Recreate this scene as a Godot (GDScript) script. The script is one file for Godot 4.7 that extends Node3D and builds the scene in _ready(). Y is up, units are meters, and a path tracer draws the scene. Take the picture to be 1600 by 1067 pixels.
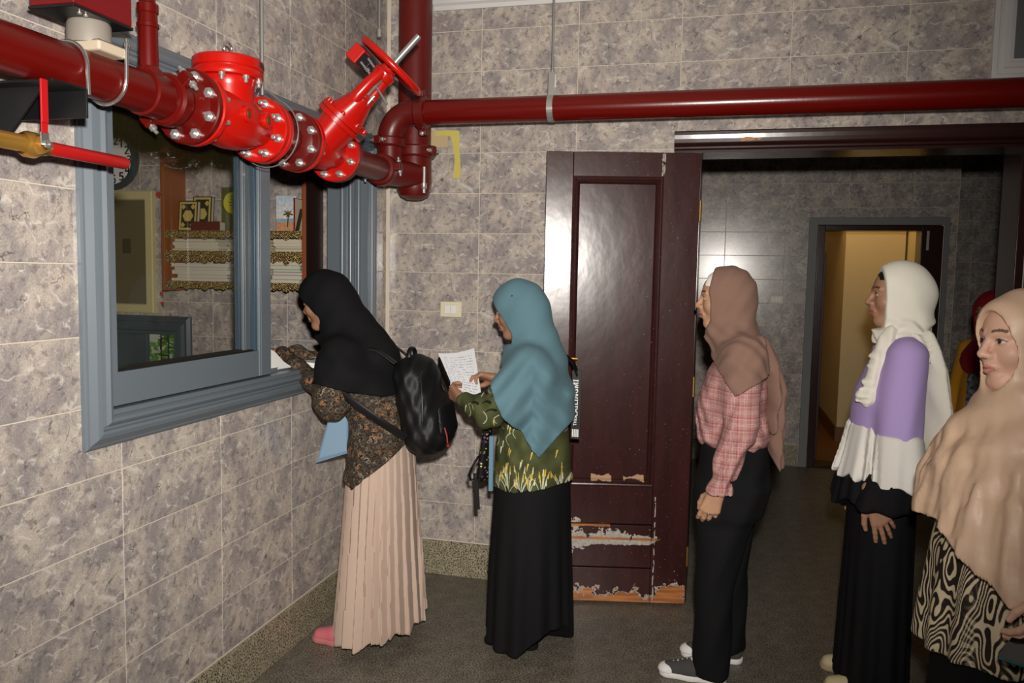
extends Node3D
# ---------------------------------------------------------------- constants of the place (metres)
const TH := 0.206      # wall tile height
const TW := 0.5005     # wall tile width
const SK := 0.1913     # height of the skirting
const ROOM_H := 3.16
const EYE := Vector3(1.741, 1.623, 4.03)
const FW := Vector3(-0.2478, -0.0814, -0.9653)
const RT := Vector3(0.9684, 0.0189, -0.2502)

var M := {}
var used := {}

func _ready():
	# ---- camera
	var cam := Camera3D.new()
	cam.name = "camera"
	cam.fov = 46.064
	var f := FW.normalized()
	var r := (RT - f * RT.dot(f)).normalized()
	cam.transform = Transform3D(Basis(r, r.cross(f), -f), EYE)
	add_child(cam)
	cam.current = true
	# ---- environment: daylight outside the office window
	var we := WorldEnvironment.new()
	we.name = "environment"
	var env := Environment.new()
	env.background_mode = Environment.BG_SKY
	var sm := ProceduralSkyMaterial.new()
	sm.sky_top_color = Color(0.45, 0.6, 0.85)
	sm.sky_horizon_color = Color(0.8, 0.85, 0.9)
	sm.ground_bottom_color = Color(0.3, 0.3, 0.25)
	sm.ground_horizon_color = Color(0.7, 0.72, 0.7)
	sm.energy_multiplier = 1.3
	var sk := Sky.new()
	sk.sky_material = sm
	env.sky = sk
	env.ambient_light_source = Environment.AMBIENT_SOURCE_DISABLED
	env.tonemap_mode = Environment.TONE_MAPPER_LINEAR
	env.tonemap_exposure = 1.0
	env.sdfgi_enabled = true
	env.ssao_enabled = true
	env.ssil_enabled = true
	we.environment = env
	add_child(we)
	# ---- the photographer's flash, just above the lens
	var fl := SpotLight3D.new()
	fl.name = "camera_flash"
	fl.light_color = Color(1.0, 0.975, 0.94)
	fl.light_energy = 13.6
	fl.light_size = 0.035
	fl.spot_range = 30.0
	fl.spot_attenuation = 2.0
	fl.spot_angle = 48.0
	fl.spot_angle_attenuation = 1.0
	fl.shadow_enabled = true
	var fp := EYE + Vector3(0.03, 0.175, -0.02)
	var aim := Vector3(-0.36, -0.06, -0.95).normalized()
	fl.transform = Transform3D(Basis.looking_at(aim, Vector3.UP), fp)
	add_child(fl)
	materials()
	structure()
	window_front()
	office()
	doorway()
	inner_room()
	pipes()
	small_wall_things()
	people()

# ================================================================ mesh building
class MB:
	var v := PackedVector3Array()
	var n := PackedVector3Array()
	var uv := PackedVector2Array()
	var c := PackedColorArray()
	var ix := PackedInt32Array()
	var uses_c := false
	func vert(p: Vector3, nn: Vector3, t := Vector2.ZERO, col := Color.WHITE) -> int:
		v.append(p); n.append(nn); uv.append(t); c.append(col)
		return v.size() - 1
	func tri(a: int, b: int, d: int):
		# front faces run clockwise
		var g := (v[d] - v[a]).cross(v[b] - v[a])
		if g.dot(n[a] + n[b] + n[d]) < 0.0:
			ix.append(a); ix.append(d); ix.append(b)
		else:
			ix.append(a); ix.append(b); ix.append(d)
	func quad(a: int, b: int, d: int, e: int):
		tri(a, b, d); tri(a, d, e)
	func flat(pts: Array, nn := Vector3.ZERO, uvs := []):
		var g: Vector3 = nn
		if g == Vector3.ZERO:
			g = (pts[1] - pts[0]).cross(pts[2] - pts[0]).normalized()
		var s := v.size()
		for i in pts.size():
			vert(pts[i], g, uvs[i] if uvs.size() > i else Vector2(pts[i].x, pts[i].y))
		for i in range(1, pts.size() - 1):
			tri(s, s + i, s + i + 1)
	func mesh(mat: Material) -> ArrayMesh:
		var am := ArrayMesh.new()
		var ar := []
		ar.resize(Mesh.ARRAY_MAX)
		ar[Mesh.ARRAY_VERTEX] = v
		ar[Mesh.ARRAY_NORMAL] = n
		ar[Mesh.ARRAY_TEX_UV] = uv
		if uses_c:
			ar[Mesh.ARRAY_COLOR] = c
		ar[Mesh.ARRAY_INDEX] = ix
		am.add_surface_from_arrays(Mesh.PRIMITIVE_TRIANGLES, ar)
		am.surface_set_material(0, mat)
		return am

# a box with chamfered edges, about a transform
func bx(m: MB, size: Vector3, at: Vector3, bev := 0.002, bas := Basis.IDENTITY):
	var h := size / 2.0
	var b := minf(bev, minf(h.x, minf(h.y, h.z)) * 0.9)
	var idx := {}
	for sx in [-1, 1]:
		for sy in [-1, 1]:
			for sz in [-1, 1]:
				var s := Vector3(sx, sy, sz)
				for ax in 3:
					var q := Vector3(h.x * sx, h.y * sy, h.z * sz)
					for o in 3:
						if o != ax:
							q[o] -= b * s[o]
					var nn := Vector3.ZERO
					nn[ax] = s[ax]
					var t := Vector2(q.x, q.y)
					if ax == 0: t = Vector2(q.z, q.y)
					if ax == 1: t = Vector2(q.x, q.z)
					idx[[sx, sy, sz, ax]] = m.vert(at + bas * q, bas * nn, t)
	for ax in 3:
		var o1 := (ax + 1) % 3
		var o2 := (ax + 2) % 3
		for s in [-1, 1]:
			var k := []
			for pr in [[-1, -1], [1, -1], [1, 1], [-1, 1]]:
				var q := [0, 0, 0]
				q[ax] = s; q[o1] = pr[0]; q[o2] = pr[1]
				k.append(idx[[q[0], q[1], q[2], ax]])
			m.quad(k[0], k[1], k[2], k[3])
		# chamfer strips along this axis
		for s1 in [-1, 1]:
			for s2 in [-1, 1]:
				var q0 := [0, 0, 0]
				q0[o1] = s1; q0[o2] = s2
				var a := q0.duplicate(); a[ax] = -1
				var c := q0.duplicate(); c[ax] = 1
				m.quad(idx[[a[0], a[1], a[2], o1]], idx[[c[0], c[1], c[2], o1]], idx[[c[0], c[1], c[2], o2]], idx[[a[0], a[1], a[2], o2]])
	for sx in [-1, 1]:
		for sy in [-1, 1]:
			for sz in [-1, 1]:
				m.tri(idx[[sx, sy, sz, 0]], idx[[sx, sy, sz, 1]], idx[[sx, sy, sz, 2]])

func box(size: Vector3, at := Vector3.ZERO, bev := 0.002, bas := Basis.IDENTITY) -> MB:
	var m := MB.new()
	bx(m, size, at, bev, bas)
	return m

# a solid of revolution about axis: profile points (radius, height); corners sharper than 35 degrees stay sharp
func lathe(m: MB, at: Vector3, axis: Vector3, prof: Array, seg := 24, turn := 0.0):
	var y := axis.normalized()
	var x := y.cross(Vector3.UP if absf(y.y) < 0.9 else Vector3.RIGHT).normalized()
	var z := x.cross(y)
	for i in prof.size() - 1:
		var p: Vector2 = prof[i]
		var q: Vector2 = prof[i + 1]
		var d := (q - p)
		if d.length() < 1e-7:
			continue
		var nn := Vector2(d.y, -d.x).normalized()
		var n0 := nn
		var n1 := nn
		if i > 0:
			var e: Vector2 = p - prof[i - 1]
			var ne := Vector2(e.y, -e.x).normalized()
			if ne.dot(nn) > 0.82: n0 = (ne + nn).normalized()
		if i < prof.size() - 2:
			var e2: Vector2 = prof[i + 2] - q
			var ne2 := Vector2(e2.y, -e2.x).normalized()
			if ne2.dot(nn) > 0.82: n1 = (ne2 + nn).normalized()
		var s := m.v.size()
		for k in seg + 1:
			var a := TAU * k / seg + turn
			var rd := x * cos(a) + z * sin(a)
			m.vert(at + rd * p.x + y * p.y, rd * n0.x + y * n0.y, Vector2(float(k) / seg, p.y))
			m.vert(at + rd * q.x + y * q.y, rd * n1.x + y * n1.y, Vector2(float(k) / seg, q.y))
		for k in seg:
			var o := s + k * 2
			if p.x > 1e-6: m.tri(o, o + 2, o + 1)
			if q.x > 1e-6: m.tri(o + 2, o + 3, o + 1)

func cyl(m: MB, a: Vector3, b: Vector3, r: float, seg := 20, bev := 0.0015, r2 := -1.0):
	var L := a.distance_to(b)
	var e := r if r2 < 0 else r2
	lathe(m, a, b - a, [Vector2(0, 0), Vector2(r - bev, 0), Vector2(r, bev), Vector2(e, L - bev), Vector2(e - bev, L), Vector2(0, L)], seg)

# six-sided bolt head or nut with a round end
func bolt(m: MB, at: Vector3, axis: Vector3, r: float, h: float, stud := 0.0):
	lathe(m, at, axis, [Vector2(r, 0), Vector2(r, h * 0.85), Vector2(r * 0.82, h), Vector2(0, h)], 6)
	if stud > 0.0:
		lathe(m, at + axis * h, axis, [Vector2(r * 0.55, -0.001), Vector2(r * 0.55, stud - 0.002), Vector2(r * 0.4, stud), Vector2(0, stud)], 12)

func tube(m: MB, pts: Array, r, seg := 12, closed := false, flatten := 1.0, up := Vector3.UP):
	var cnt := pts.size()
	var s := m.v.size()
	var prev := Vector3.ZERO
	for i in cnt:
		var t: Vector3
		if closed:
			t = (pts[(i + 1) % cnt] - pts[(i + cnt - 1) % cnt]).normalized()
		else:
			t = (pts[mini(i + 1, cnt - 1)] - pts[maxi(i - 1, 0)]).normalized()
		var a := up.cross(t) if prev == Vector3.ZERO else prev - t * prev.dot(t)
		if a.length() < 0.05:
			a = Vector3.RIGHT.cross(t)
			if a.length() < 0.05: a = Vector3.BACK.cross(t)
		a = a.normalized()
		prev = a
		var b := t.cross(a)
		var rr: float = r[i] if r is Array else r
		for k in seg:
			var an := TAU * k / seg
			m.vert(pts[i] + a * cos(an) * rr + b * sin(an) * rr * flatten, (a * cos(an) * flatten + b * sin(an)).normalized(), Vector2(float(k) / seg, float(i)))
	for i in (cnt if closed else cnt - 1):
		var j := (i + 1) % cnt
		for k in seg:
			var k2 := (k + 1) % seg
			m.quad(s + i * seg + k, s + j * seg + k, s + j * seg + k2, s + i * seg + k2)
	if not closed:
		for e in [0, cnt - 1]:
			var t2: Vector3 = (pts[1] - pts[0]).normalized() * -1.0 if e == 0 else (pts[cnt - 1] - pts[cnt - 2]).normalized()
			var o := m.v.size()
			for k in seg:
				m.vert(m.v[s + e * seg + k], t2)
			for k in range(1, seg - 1):
				m.tri(o, o + k, o + k + 1)

func arc(center: Vector3, u: Vector3, w: Vector3, r: float, a0: float, a1: float, steps: int) -> Array:
	var o := []
	for i in steps + 1:
		var a := lerpf(a0, a1, float(i) / steps)
		o.append(center + (u * cos(a) + w * sin(a)) * r)
	return o

# a mitred frame: profile of (inset from the outer edge, height) swept round a rectangle of the plane z = 0
func frame(m: MB, x0: float, y0: float, x1: float, y1: float, prof: Array):
	for i in prof.size() - 1:
		var p: Vector2 = prof[i]
		var q: Vector2 = prof[i + 1]
		var P := [Vector3(x0 + p.x, y0 + p.x, p.y), Vector3(x1 - p.x, y0 + p.x, p.y), Vector3(x1 - p.x, y1 - p.x, p.y), Vector3(x0 + p.x, y1 - p.x, p.y)]
		var Q := [Vector3(x0 + q.x, y0 + q.x, q.y), Vector3(x1 - q.x, y0 + q.x, q.y), Vector3(x1 - q.x, y1 - q.x, q.y), Vector3(x0 + q.x, y1 - q.x, q.y)]
		var out := [Vector3(0, -1, 0), Vector3(1, 0, 0), Vector3(0, 1, 0), Vector3(-1, 0, 0)]
		for k in 4:
			var j := (k + 1) % 4
			var d := q - p
			var nn: Vector3 = out[k] * d.y + Vector3(0, 0, 1) * d.x
			if nn.length() < 1e-6: continue
			m.flat([P[k], P[j], Q[j], Q[k]], nn.normalized())

# a bar of constant cross-section (profile in the x-y plane, counted round) from z0 to z1
func prism(m: MB, prof: Array, z0: float, z1: float, xf := Transform3D.IDENTITY):
	var cnt := prof.size()
	var ctr := Vector2.ZERO
	for p in prof: ctr += p / cnt
	for i in cnt:
		var p: Vector2 = prof[i]
		var q: Vector2 = prof[(i + 1) % cnt]
		var d := q - p
		var nn := Vector2(d.y, -d.x).normalized()
		if nn.dot((p + q) / 2.0 - ctr) < 0.0: nn = -nn
		m.flat([xf * Vector3(p.x, p.y, z0), xf * Vector3(q.x, q.y, z0), xf * Vector3(q.x, q.y, z1), xf * Vector3(p.x, p.y, z1)], xf.basis * Vector3(nn.x, nn.y, 0), [Vector2(p.x, z0), Vector2(q.x, z0), Vector2(q.x, z1), Vector2(p.x, z1)])
	for z in [z0, z1]:
		var tris := Geometry2D.triangulate_polygon(PackedVector2Array(prof))
		var s := m.v.size()
		for p in prof:
			m.vert(xf * Vector3(p.x, p.y, z), xf.basis * Vector3(0, 0, -1 if z == z0 else 1), p)
		for i in range(0, tris.size(), 3):
			m.tri(s + tris[i], s + tris[i + 1], s + tris[i + 2])

# ---------------------------------------------------------------- naming and placing
func numbered(called: String) -> String:
	var k: int = used.get(called, -1) + 1
	used[called] = k
	return called if k == 0 else "%s_%03d" % [called, k]

func obj(called: String, m: MB, mat: Material, parent: Node = self) -> MeshInstance3D:
	var o := MeshInstance3D.new()
	o.mesh = m.mesh(mat)
	o.name = numbered(called) if parent == self else called
	parent.add_child(o, true)
	return o

func tag(o: Node, label: String, category: String, group := ""):
	o.set_meta("label", label)
	o.set_meta("category", category)
	if group: o.set_meta("group", group)

func thing(called: String, label: String, category: String, at := Vector3.ZERO, turn := 0.0, group := "") -> Node3D:
	var o := Node3D.new()
	o.name = numbered(called)
	add_child(o)
	o.position = at
	o.rotation.y = turn
	tag(o, label, category, group)
	return o

func room(called: String, m: MB, mat: Material, label := "") -> MeshInstance3D:
	var o := obj(called, m, mat)
	o.set_meta("kind", "structure")
	if label:
		o.set_meta("label", label)
	return o

# ================================================================ signed distance fields for bodies and cloth
class Field:
	var a := PackedVector3Array()
	var ab := PackedVector3Array()
	var il := PackedFloat32Array()
	var ra := PackedFloat32Array()
	var dr := PackedFloat32Array()
	var sc := PackedVector3Array()
	var ms := PackedFloat32Array()
	var kk := PackedFloat32Array()
	var op := PackedInt32Array()
	var lofts := []
	var warp = null
	var lo := Vector3(1e9, 1e9, 1e9)
	var hi := Vector3(-1e9, -1e9, -1e9)
	# tapered capsule from p to q; stretch widens it along its axes; how 1 carves it away
	func cap(p: Vector3, q: Vector3, r0: float, r1: float, k := 0.03, stretch := Vector3.ONE, how := 0):
		var inv := Vector3(1.0 / stretch.x, 1.0 / stretch.y, 1.0 / stretch.z)
		a.append(p)
		var d := (q - p) * inv
		ab.append(d)
		il.append(1.0 / d.length_squared() if d.length_squared() > 1e-12 else 0.0)
		ra.append(r0); dr.append(r1 - r0); sc.append(inv)
		ms.append(minf(stretch.x, minf(stretch.y, stretch.z))); kk.append(k); op.append(how)
		if how == 0:
			for e in [[p, r0], [q, r1]]:
				var ex: Vector3 = stretch * (e[1] + 0.01)
				lo = lo.min(e[0] - ex); hi = hi.max(e[0] + ex)
	func ball(p: Vector3, r: Vector3, k := 0.03, how := 0):
		var u := minf(r.x, minf(r.y, r.z))
		cap(p, p, u, u, k, r / u, how)
	# stack of ellipses: rows of [y, centre x, centre z, half width, half depth], from the bottom up
	func loft(rows: Array, k := 0.03):
		lofts.append([rows, k])
		for w in rows:
			lo = lo.min(Vector3(w[1] - w[3] - 0.02, w[0] - 0.02, w[2] - w[4] - 0.02))
			hi = hi.max(Vector3(w[1] + w[3] + 0.02, w[0] + 0.02, w[2] + w[4] + 0.02))
	func at(p: Vector3) -> float:
		var d := 1.0
		for L in lofts:
			var rows: Array = L[0]
			var i := 0
			var cnt := rows.size()
			while i < cnt - 2 and p.y > rows[i + 1][0]: i += 1
			var w: Array = rows[i]
			var u: Array = rows[i + 1]
			var t := clampf((p.y - w[0]) / (u[0] - w[0]), 0.0, 1.0)
			var ha := lerpf(w[3], u[3], t)
			var hb := lerpf(w[4], u[4], t)
			var x := (p.x - lerpf(w[1], u[1], t)) / ha
			var z := (p.z - lerpf(w[2], u[2], t)) / hb
			var e := (sqrt(x * x + z * z) - 1.0) * minf(ha, hb)
			var cy := maxf(rows[0][0] - p.y, p.y - rows[cnt - 1][0])
			e = maxf(e, cy) + 0.25 * pow(maxf(0.02 - absf(e - cy), 0.0), 2.0) / 0.02
			var k: float = L[1]
			var h := maxf(k - absf(d - e), 0.0)
			d = minf(d, e) - h * h * 0.25 / k
		for i in a.size():
			var q := (p - a[i]) * sc[i]
			var h := clampf(q.dot(ab[i]) * il[i], 0.0, 1.0)
			var e := ((q - ab[i] * h).length() - ra[i] - dr[i] * h) * ms[i]
			var k := kk[i]
			if op[i] == 0:
				var s := maxf(k - absf(d - e), 0.0)
				d = minf(d, e) - s * s * 0.25 / k
			else:
				var s := maxf(k - absf(d + e), 0.0)
				d = maxf(d, -e) + s * s * 0.25 / k
		if warp != null:
			d = warp.call(p, d)
		return d
	func polygonize(m: MB, h: float, xf := Transform3D.IDENTITY, color = null, uvm = null):
		var o := lo - Vector3.ONE * h * 2.5
		var ext := (hi - o) / h
		var nx := int(ext.x) + 5
		var ny := int(ext.y) + 5
		var nz := int(ext.z) + 5
		var vals := PackedFloat32Array()
		vals.resize(nx * ny * nz)
		vals.fill(9e9)
		var sx := 1
		var sy := nx
		var sz := nx * ny
		# coarse scan for places where the surface passes, then follow it from cell to cell
		var todo := PackedInt32Array()
		var st := 4
		for z in range(1, nz - 1, st):
			for y in range(1, ny - 1, st):
				for x in range(1, nx - 1, st):
					vals[(z * ny + y) * nx + x] = at(o + Vector3(x, y, z) * h)
		for z in range(1, nz - 1, st):
			for y in range(1, ny - 1, st):
				for x in range(1, nx - 1, st):
					var i := (z * ny + y) * nx + x
					var neg := vals[i] < 0
					for ax in 3:
						var step: int = [sx, sy, sz][ax]
						if [x, y, z][ax] + st > [nx, ny, nz][ax] - 2: continue
						if (vals[i + step * st] < 0) == neg: continue
						for k in st:
							var j := i + step * (k + 1)
							if vals[j] > 8e9: vals[j] = at(o + Vector3(x + (k + 1 if ax == 0 else 0), y + (k + 1 if ax == 1 else 0), z + (k + 1 if ax == 2 else 0)) * h)
							if (vals[j] < 0) != neg:
								todo.append(j - step)
								break
		var been := PackedByteArray()
		been.resize(nx * ny * nz)
		var ids := {}
		var cells := []
		while todo.size() > 0:
			var i := todo[todo.size() - 1]
			todo.resize(todo.size() - 1)
			if been[i]: continue
			been[i] = 1
			var x := i % nx
			var y := (i / nx) % ny
			var z := i / sz
			if x < 1 or y < 1 or z < 1 or x >= nx - 2 or y >= ny - 2 or z >= nz - 2: continue
			if vals[i] > 8e9: vals[i] = at(o + Vector3(x, y, z) * h)
			if vals[i + 1] > 8e9: vals[i + 1] = at(o + Vector3(x + 1, y, z) * h)
			if vals[i + sy] > 8e9: vals[i + sy] = at(o + Vector3(x, y + 1, z) * h)
			if vals[i + sy + 1] > 8e9: vals[i + sy + 1] = at(o + Vector3(x + 1, y + 1, z) * h)
			if vals[i + sz] > 8e9: vals[i + sz] = at(o + Vector3(x, y, z + 1) * h)
			if vals[i + sz + 1] > 8e9: vals[i + sz + 1] = at(o + Vector3(x + 1, y, z + 1) * h)
			if vals[i + sz + sy] > 8e9: vals[i + sz + sy] = at(o + Vector3(x, y + 1, z + 1) * h)
			if vals[i + sz + sy + 1] > 8e9: vals[i + sz + sy + 1] = at(o + Vector3(x + 1, y + 1, z + 1) * h)
			var c0 := vals[i]
			var c1 := vals[i + 1]
			var c2 := vals[i + sy]
			var c3 := vals[i + sy + 1]
			var c4 := vals[i + sz]
			var c5 := vals[i + sz + 1]
			var c6 := vals[i + sz + sy]
			var c7 := vals[i + sz + sy + 1]
			var n0 := c0 < 0
			var n1 := c1 < 0
			var n2 := c2 < 0
			var n3 := c3 < 0
			var n4 := c4 < 0
			var n5 := c5 < 0
			var n6 := c6 < 0
			var n7 := c7 < 0
			var neg := int(n0) + int(n1) + int(n2) + int(n3) + int(n4) + int(n5) + int(n6) + int(n7)
			if neg == 0 or neg == 8: continue
			# neighbours across faces that the surface cuts
			var f0 := int(n0) + int(n2) + int(n4) + int(n6)
			if f0 != 0 and f0 != 4: todo.append(i - sx)
			var f1 := neg - f0
			if f1 != 0 and f1 != 4: todo.append(i + sx)
			f0 = int(n0) + int(n1) + int(n4) + int(n5)
			if f0 != 0 and f0 != 4: todo.append(i - sy)
			f1 = neg - f0
			if f1 != 0 and f1 != 4: todo.append(i + sy)
			f0 = int(n0) + int(n1) + int(n2) + int(n3)
			if f0 != 0 and f0 != 4: todo.append(i - sz)
			f1 = neg - f0
			if f1 != 0 and f1 != 4: todo.append(i + sz)
			var s := Vector3.ZERO
			var cnt := 0
			if n0 != n1: s += Vector3(c0 / (c0 - c1), 0, 0); cnt += 1
			if n2 != n3: s += Vector3(c2 / (c2 - c3), 1, 0); cnt += 1
			if n4 != n5: s += Vector3(c4 / (c4 - c5), 0, 1); cnt += 1
			if n6 != n7: s += Vector3(c6 / (c6 - c7), 1, 1); cnt += 1
			if n0 != n2: s += Vector3(0, c0 / (c0 - c2), 0); cnt += 1
			if n1 != n3: s += Vector3(1, c1 / (c1 - c3), 0); cnt += 1
			if n4 != n6: s += Vector3(0, c4 / (c4 - c6), 1); cnt += 1
			if n5 != n7: s += Vector3(1, c5 / (c5 - c7), 1); cnt += 1
			if n0 != n4: s += Vector3(0, 0, c0 / (c0 - c4)); cnt += 1
			if n1 != n5: s += Vector3(1, 0, c1 / (c1 - c5)); cnt += 1
			if n2 != n6: s += Vector3(0, 1, c2 / (c2 - c6)); cnt += 1
			if n3 != n7: s += Vector3(1, 1, c3 / (c3 - c7)); cnt += 1
			var p := o + (Vector3(x, y, z) + s / cnt) * h
			var g := Vector3(c1 + c3 + c5 + c7 - c0 - c2 - c4 - c6, c2 + c3 + c6 + c7 - c0 - c1 - c4 - c5, c4 + c5 + c6 + c7 - c0 - c1 - c2 - c3)
			var col := Color.WHITE
			if color != null: col = color.call(p)
			var t := Vector2(p.z, p.y)
			if uvm != null: t = uvm.call(p)
			ids[i] = m.vert(xf * p, (xf.basis * g).normalized(), t, col)
			cells.append(i)
		for i in cells:
			var neg: bool = vals[i] < 0
			if (vals[i + sx] < 0) != neg and ids.has(i - sy) and ids.has(i - sz) and ids.has(i - sy - sz):
				m.quad(ids[i], ids[i - sy], ids[i - sy - sz], ids[i - sz])
			if (vals[i + sy] < 0) != neg and ids.has(i - sx) and ids.has(i - sz) and ids.has(i - sx - sz):
				m.quad(ids[i], ids[i - sx], ids[i - sx - sz], ids[i - sz])
			if (vals[i + sz] < 0) != neg and ids.has(i - sx) and ids.has(i - sy) and ids.has(i - sx - sy):
				m.quad(ids[i], ids[i - sx], ids[i - sx - sy], ids[i - sy])

# ================================================================ materials
func mat(col: Color, rough := 0.6, metal := 0.0, spec := 0.5) -> StandardMaterial3D:
	var m := StandardMaterial3D.new()
	m.albedo_color = col
	m.roughness = rough
	m.metallic = metal
	m.metallic_specular = spec
	return m

func c8(r: int, g: int, b: int) -> Color:
	return Color(r / 255.0, g / 255.0, b / 255.0)

func noise(sd: int, freq: float, oct := 3, kind := FastNoiseLite.TYPE_SIMPLEX_SMOOTH) -> FastNoiseLite:
	var n := FastNoiseLite.new()
	n.seed = sd
	n.noise_type = kind
	n.frequency = freq
	n.fractal_type = FastNoiseLite.FRACTAL_FBM if oct > 1 else FastNoiseLite.FRACTAL_NONE
	n.fractal_octaves = oct
	return n

func picture(w: int, h: int, fn: Callable) -> ImageTexture:
	var b := PackedByteArray()
	b.resize(w * h * 3)
	var i := 0
	for y in h:
		for x in w:
			var c: Color = fn.call(x, y)
			b[i] = clampi(int(c.r * 255.0), 0, 255)
			b[i + 1] = clampi(int(c.g * 255.0), 0, 255)
			b[i + 2] = clampi(int(c.b * 255.0), 0, 255)
			i += 3
	return ImageTexture.create_from_image(Image.create_from_data(w, h, false, Image.FORMAT_RGB8, b))

func textured(t: Texture2D, rough: float, scale := 0.0, world := false, spec := 0.5) -> StandardMaterial3D:
	var m := mat(Color.WHITE, rough, 0.0, spec)
	m.albedo_texture = t
	if scale > 0.0:
		m.uv1_triplanar = true
		m.uv1_world_triplanar = world
		m.uv1_triplanar_sharpness = 4.0
		m.uv1_scale = Vector3.ONE * scale
	return m

func bumpy(m: StandardMaterial3D, freq: float, depth_cm: float, sd := 5, oct := 3, scale := 1.0) -> StandardMaterial3D:
	var nt := NoiseTexture2D.new()
	nt.width = 256
	nt.height = 256
	nt.seamless = true
	nt.noise = noise(sd, freq, oct)
	m.heightmap_enabled = true
	m.heightmap_texture = nt
	m.heightmap_scale = depth_cm
	if not m.uv1_triplanar and m.albedo_texture == null:
		m.uv1_triplanar = true
		m.uv1_scale = Vector3.ONE * scale
	return m

func marble_atlas() -> ImageTexture:
	var warp1 := noise(11, 0.012, 2)
	var warp2 := noise(12, 0.05, 3)
	var patch := noise(13, 0.006, 2)
	var mott := noise(14, 0.022, 5)
	var fine := noise(15, 0.13, 3)
	var vein := noise(16, 0.010, 1)
	var white := noise(17, 0.0075, 1)
	var shard := FastNoiseLite.new()
	shard.seed = 19
	shard.noise_type = FastNoiseLite.TYPE_CELLULAR
	shard.cellular_return_type = FastNoiseLite.RETURN_DISTANCE2_SUB
	shard.frequency = 0.011
	shard.fractal_type = FastNoiseLite.FRACTAL_NONE
	var mask := noise(18, 0.008, 2)
	var beige := Vector3(0.745, 0.700, 0.655)
	var mauve := Vector3(0.585, 0.555, 0.553)
	var cream := Vector3(0.86, 0.835, 0.80)
	var dark := Vector3(0.33, 0.305, 0.315)
	var b := PackedByteArray()
	b.resize(1024 * 1024 * 3)
	var i := 0
	for y in 1024:
		for x in 1024:
			var cell := (x / 512) + 2 * (y / 204)
			var lx := float(x % 512) + cell * 1731.0
			var ly := float(y % 204) + cell * 977.0
			var w := warp1.get_noise_2d(lx, ly) * 34.0
			var w2 := warp2.get_noise_2d(lx, ly) * 13.0
			var px := lx + w
			var py := ly - w * 0.7 + w2
			# slanting axes of the print
			var ca := cos(0.75 + cell * 0.13)
			var sa := sin(0.75 + cell * 0.13)
			var r1 := lx * ca - ly * sa
			var r2 := lx * sa + ly * ca
			var t := 0.52 + patch.get_noise_2d(px, py) * 0.9 + mott.get_noise_2d(r1 * 0.75, r2 * 1.35) * 0.6 + fine.get_noise_2d(r1 * 0.7, r2 * 1.2) * 0.28
			var col := mauve.lerp(beige, clampf(t, 0.0, 1.0))
			col *= 1.0 + fine.get_noise_2d(ly, lx) * 0.12
			# broken cream veins, some broad
			var wv := absf(white.get_noise_2d((lx + w2) * 0.9 + ly * 0.5, (ly + w2) * 1.3 - lx * 0.55))
			var wm := clampf(mask.get_noise_2d(lx + 90.0, ly) * 4.0 - 0.1, 0.0, 1.0)
			var wd := 0.022 + 0.16 * clampf(mott.get_noise_2d(lx * 0.6, ly * 0.6), 0.0, 1.0)
			col = col.lerp(cream, clampf((wd - wv) / 0.03, 0.0, 1.0) * 0.8 * wm)
			# angular shards with pale edges
			var sd := shard.get_noise_2d((lx + w2 * 1.5) * 0.8 + ly * 0.5, (ly + w * 0.5) * 1.25 - lx * 0.35) + 1.0
			var sw := clampf(mask.get_noise_2d(lx * 1.2 - 500.0, ly * 1.2 + 300.0) * 4.0 + 0.1, 0.0, 1.0)
			col = col.lerp(cream, clampf(1.0 - sd / 0.12, 0.0, 1.0) * 0.75 * sw)
			# thin dark cracks
			var dv := absf(vein.get_noise_2d((r1 + w2) * 0.55, r2 * 1.5 + w2 * 1.2 + w * 0.5))
			var dm := clampf(mask.get_noise_2d(ly * 1.5 + 700.0, lx * 1.5) * 3.5 + 0.1, 0.0, 1.0)
			col = col.lerp(dark, clampf(1.0 - dv / 0.045, 0.0, 1.0) * 0.9 * dm)
			# smoky smudges
			var sm := clampf(mott.get_noise_2d(lx * 0.9 + 4000.0, ly * 1.1) - 0.22, 0.0, 0.3) / 0.3
			col = col.lerp(dark, sm * 0.34)
			b[i] = clampi(int(col.x * 255.0), 0, 255)
			b[i + 1] = clampi(int(col.y * 255.0), 0, 255)
			b[i + 2] = clampi(int(col.z * 255.0), 0, 255)
			i += 3
	return ImageTexture.create_from_image(Image.create_from_data(1024, 1024, false, Image.FORMAT_RGB8, b))

func speckle(w: int, base: Color, dark: Color, light: Color, f1: float, f2: float, sd: int, amount := 0.25) -> ImageTexture:
	var a := noise(sd, f1, 2)
	var b := noise(sd + 1, f2, 1)
	var c := noise(sd + 2, 0.012, 2)
	return picture(w, w, func(x, y):
		var e := minf(minf(x, w - 1 - x), minf(y, w - 1 - y)) / 40.0
		var k := 1.0 if e > 1.0 else 0.6 + 0.4 * e
		var n := a.get_noise_2d(x, y)
		var q := b.get_noise_2d(x, y)
		var col := base
		col = col.lerp(dark, smoothstep(amount - 0.1, amount + 0.1, n) * 0.85)
		col = col.lerp(light, smoothstep(0.2, 0.45, q) * 0.8)
		return col * (1.0 + 0.12 * c.get_noise_2d(x, y) * k))

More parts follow.
